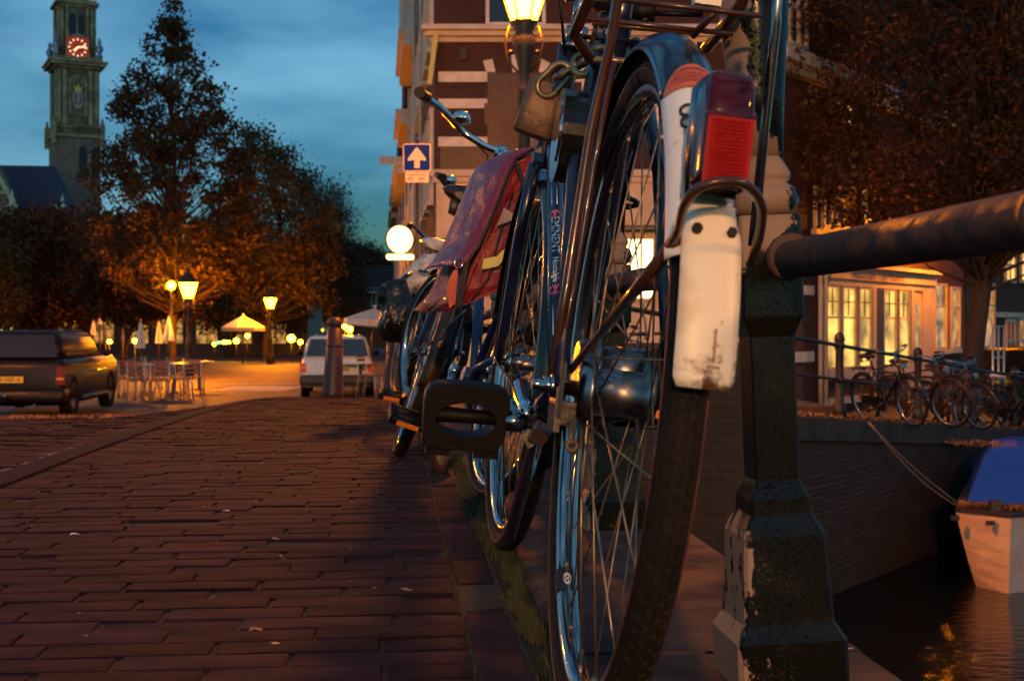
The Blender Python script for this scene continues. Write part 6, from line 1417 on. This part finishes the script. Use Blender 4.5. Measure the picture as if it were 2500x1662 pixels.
# flap over the outer (left) face: sheet from the top, edge facing us black
def flap(y0, y1, off, name, m, prs, th=.004):
    b = MB(); rows = []
    for y in lin(y0, y1, 8):
        rows.append([Vector((p.x-off-.022*math.sin(PI*min(1, (y-y0)/(y1-y0)*.85))**.8, y, p.z+.004)) for p in prs])
    k = len(prs); n0 = len(rows)*k
    vs = [p for r_ in rows for p in r_]+[p+Vector((th, 0, -.001)) for r_ in rows for p in r_]
    fs = [(i*k+j, (i+1)*k+j, (i+1)*k+j+1, i*k+j+1) for i in range(len(rows)-1) for j in range(k-1)]; fs += [tuple(n0+q for q in reversed(f)) for f in fs]
    fs += [(j, j+1, n0+j+1, n0+j) for j in range(k-1)]
    for i in range(len(rows)-1): fs += [(i*k+k-1, (i+1)*k+k-1, n0+(i+1)*k+k-1, n0+i*k+k-1)]
    b.add(vs, fs, True); return b.build(name, m, bg_)
fl_ = [bp(1300, 366), bp(1256, 388), bp(1238, 425), bp(1212, 490), bp(1190, 545), bp(1166, 600), bp(1138, 640), bp(1122, 655)]
flap(BY-.012, BY+.30, .004, 'flap', M['bagflap'], fl_)
b = MB(); b.tube([Vector((p.x, BY-.014, p.z)) for p in fl_], .0035, 8); b.build('edge_binding', M['bagedge'], bg_)
b = MB(); b.tube([bp(1252, 470, BY-.004), bp(1215, 590, BY-.006), bp(1192, 680, BY-.006), bp(1150, 735, BY-.004)], .0022, 6); b.build('seam_piping', M['bagedge'], bg_)
def quad(name, m, pts, par=bg_, th=.003):
    vs = [Vector(p) for p in pts]; b = MB(); n = len(vs); b.add(vs+[v+Vector((0, th, 0)) for v in vs], [tuple(range(n)), tuple(reversed(range(n, 2*n)))]+[(i, n+i, n+(i+1) % n, (i+1) % n) for i in range(n)]); return b.build(name, m, par)
Y2 = BY-.017
quad('reflective_stripe', M['yellow'], [bp(1180, 632, Y2), bp(1215, 625, Y2), bp(1225, 613, Y2), bp(1250, 598, Y2), bp(1249, 622, Y2), bp(1226, 637, Y2), bp(1216, 650, Y2), bp(1177, 658, Y2)])
quad('torn_patch', M['crate'], [bp(1230, 508, Y2), bp(1243, 515, Y2), bp(1259, 528, Y2), bp(1252, 536, Y2), bp(1232, 545, Y2), bp(1213, 551, Y2), bp(1222, 530, Y2)])
quad('buckle_strap', M['bagedge'], [bp(1133, 640, Y2), bp(1147, 632, Y2), bp(1128, 748, Y2), bp(1112, 752, Y2)])
quad('buckle_strap', M['bagedge'], [bp(1256, 400, Y2), bp(1266, 398, Y2), bp(1283, 440, Y2), bp(1278, 475, Y2), bp(1268, 470, Y2), bp(1272, 440, Y2)])
quad('side_panel', M['sticker'], [bp(1108, 660, Y2+.002), bp(1118, 655, Y2+.002), bp(1112, 740, Y2+.002), bp(1098, 752, Y2+.002), bp(1088, 705, Y2+.002)])
b = MB(); c = bp(1120, 642, Y2-.006); b.tube([c+Vector((.009*math.cos(a), 0, .012*math.sin(a))) for a in lin(0, 2*PI, 11)[:-1]], .0022, 6, close=True); b.build('buckle', M['chrome'], bg_)
# dangling chain between bicycles B and C
dch = thing('lock_chain', 'grey steel chain slung below the red pannier between two bicycles', 'chain', P(1065, 800, 3.7)); LO3 = dch.location.copy()
cp = [(1030, 848), (1052, 836), (1076, 826), (1086, 808), (1100, 790), (1118, 776), (1134, 760)]
for i in range(len(cp)-1):
    p0, p1 = P(*cp[i], 3.7)-LO3, P(*cp[i+1], 3.7)-LO3; axx = p1-p0; upp = camw(0, 1, 0) if i % 2 else camw(-axx.z, .1, axx.x)
    MB().tube(link_ring((p0+p1)/2, axx, upp, axx.length*.66, .0105, .003), .0034, 8, close=True).build('link', M['steel'], dch)
# ---------------------------------------------------------------- bicycle C leaning hard, seen along its mudguard
C = bike('blue bicycle with a brown saddle behind the red pannier, its chrome front wheel turned left', (.118, 4.80, HG(0, 4.8)), .0, .18, steer=.40, frame='blue', gm='black', rim='chrome', gr=(20, 196), gf=(60, 140), crank=266, wb=1.07, saddle='brownrub', sh=.9, bell=True, chaincase=False, rack=False)
MC = Matrix.Translation(C.location) @ C.rotation_euler.to_matrix().to_4x4()
b = MB(); b.box((0, .50, .66), (.02, .02, .05)); 
b = MB(); b.box((-.03, 1.02, .60), (.010, .006, .05)); b.build('spoke_reflector', M['white'], C)
b = MB(); b.box((-.06, -.02, .62), (.02, .02, .02)); b.build('rack_knob', M['orange'], C)
# ---------------------------------------------------------------- bicycle D with the wrapped saddle
D_ = bike('black bicycle with a clear plastic bag wrapped over its saddle, farthest along the railing', (.03, 7.05, HG(0, 7.1)), .01, .24, steer=.25, frame='black', gm='black', rim='steel', gr=(20, 185), gf=(40, 150), crank=40, saddle='plasticwrap', sh=.9, bell=False, chaincase=True)
w_ = thing('plastic_bag', 'crumpled translucent plastic bag hanging under the wrapped saddle, glowing in the lamp light', 'bag', P(1048, 660, 7.0)); LO4 = w_.location.copy()
b = MB(); rs = []
for i, (px, py, r) in enumerate(((1060, 622, .05), (1050, 650, .10), (1035, 680, .13), (1020, 700, .13), (1005, 715, .08))):
    c = P(px, py, 7.0)-LO4; rs.append([c+Vector((r*math.cos(a)*(1+.25*math.sin(5*a+i)), .6*r*math.sin(a), .12*r*math.sin(3*a+i))) for a in lin(0, 2*PI, 25)[:-1]])
b.rings(rs); b.build('film', M['plasticwrap'], w_)
bb = thing('black_plastic_bag', 'shiny black plastic bag hanging beside the farthest bicycle above the bollard', 'bag', P(962, 760, 6.4)); LO5 = bb.location.copy(); rs = []
for i, (px, py, w, k) in enumerate(((975, 690, 16, .3), (958, 700, 34, .5), (962, 722, 36, .6), (972, 745, 38, .7), (968, 775, 40, .8), (962, 800, 42, .8), (966, 818, 36, .7), (975, 828, 22, .5))):
    c = P(px, py, 6.4)-LO5; r = w*6.4/F; rs.append([c+Vector((r*math.cos(a)*(1+.10*math.sin(4*a+i*.8)), k*r*math.sin(a)*(1+.2*math.sin(6*a+i*.5)), .02*math.sin(3*a+i))) for a in lin(0, 2*PI, 33)[:-1]])
b = MB(); b.rings(rs); b.build('sack', M['bin'], bb)
b = MB(); b.tube([P(975, 692, 6.4)-LO5, P(990, 676, 6.4)-LO5, P(1002, 668, 6.5)-LO5], .012, 8); b.build('tied_neck', M['bin'], bb)
# ---------------------------------------------------------------- bicycles on the far quay and by the cafe
def lowbike(label, loc, yaw, lean, frame='black', group='bicycles parked on the far quay', **k):
    return bike(label, loc, yaw, lean, frame=frame, group=group, bell=False, **k)
def qloc(t, y): v = Vector(Q0)+Vector((math.cos(QA)*t-math.sin(QA)*y, math.sin(QA)*t+math.cos(QA)*y, 0)); return (v.x, v.y, hq(t))
q1 = lowbike('black bicycle against the far quay railing in front of the lit museum windows', qloc(2.0, .55), QA+PI/2+.95, .18, frame='black', gm='black', crank=30)
q2 = lowbike('dark bicycle beside the museum door, on the far quay', qloc(4.6, .6), QA+PI/2+1.1, .12, frame='brownfr', gm='brownfr', crank=60)
q3 = lowbike('bicycle with a pale saddle cover on the far quay beside the tree trunk', qloc(7.7, .55), QA+PI/2+1.1, .10, frame='black', gm='black', saddle='white', crank=60)
q4 = lowbike('bicycle half hidden behind the third far quay post', qloc(6.1, .8), QA+PI/2+.3, -.1, frame='navy', gm='black', crank=10)
for src, t_, y_, a_, l_ in ((q2, 3.4, .75, 1.25, 'dark bicycle leaning on the quay post nearest the museum doorway'), (q1, 9.0, .6, 1.2, 'black bicycle just left of the dark parked car on the far quay'), (q4, 5.3, .9, .9, 'navy bicycle between the second and third far quay posts'), (q2, 8.6, .9, .7, 'brown bicycle in front of the dark tree trunk on the far quay')):
    o = copy_tree(src); o.location = qloc(t_, y_); o.rotation_euler = (0, src.rotation_euler[1], QA+PI/2+a_); o['label'] = l_
ck_ = P(1600, 820, 17); gz = HG(ck_.x, ck_.y)
for i, (px, d, yw, l) in enumerate([(1545, 19, 1.2, 'parked bicycle silhouetted against the bright shop window, left one'), (1600, 19.5, 1.5, 'parked bicycle silhouetted against the bright shop window, right one'), (1655, 21, 1.35, 'parked bicycle behind the nearest rear wheel, farthest right of the shop window group')]):
    v = P(px, 800, d); lowbike(l, (v.x, v.y, -.62), yw, .05, frame='black', group='bicycles parked before the corner shop', crank=30)
hd = MB(); sb_ = thing('shop_landing', 'raised stone landing in front of the corner shop', 'landing', (0, 0, 0)); v = P(1580, 800, 18.5)
hd.b2(v.x-2.2, v.x+2.2, v.y-1.5, v.y+3, -2.6, -.62); hd.build('slab', M['coping'], sb_)
# big square frame leaning by the tree (ladder like crate rack)
v = qloc(9.6, 1.0); cr = thing('cargo_rack', 'upright metal ladder like rack catching the light beside the tree trunk', 'rack', v, (0, 0, QA)); b = MB()
for x in (-.35, .0, .35): b.tube([(x, 0, 0), (x, 0, 1.9)], .02, 6)
for z in (1.3, 1.88, .9): b.tube([(-.35, .0, z), (.35, 0, z)], .015, 6)
b.build('bars', M['chairm'], cr)
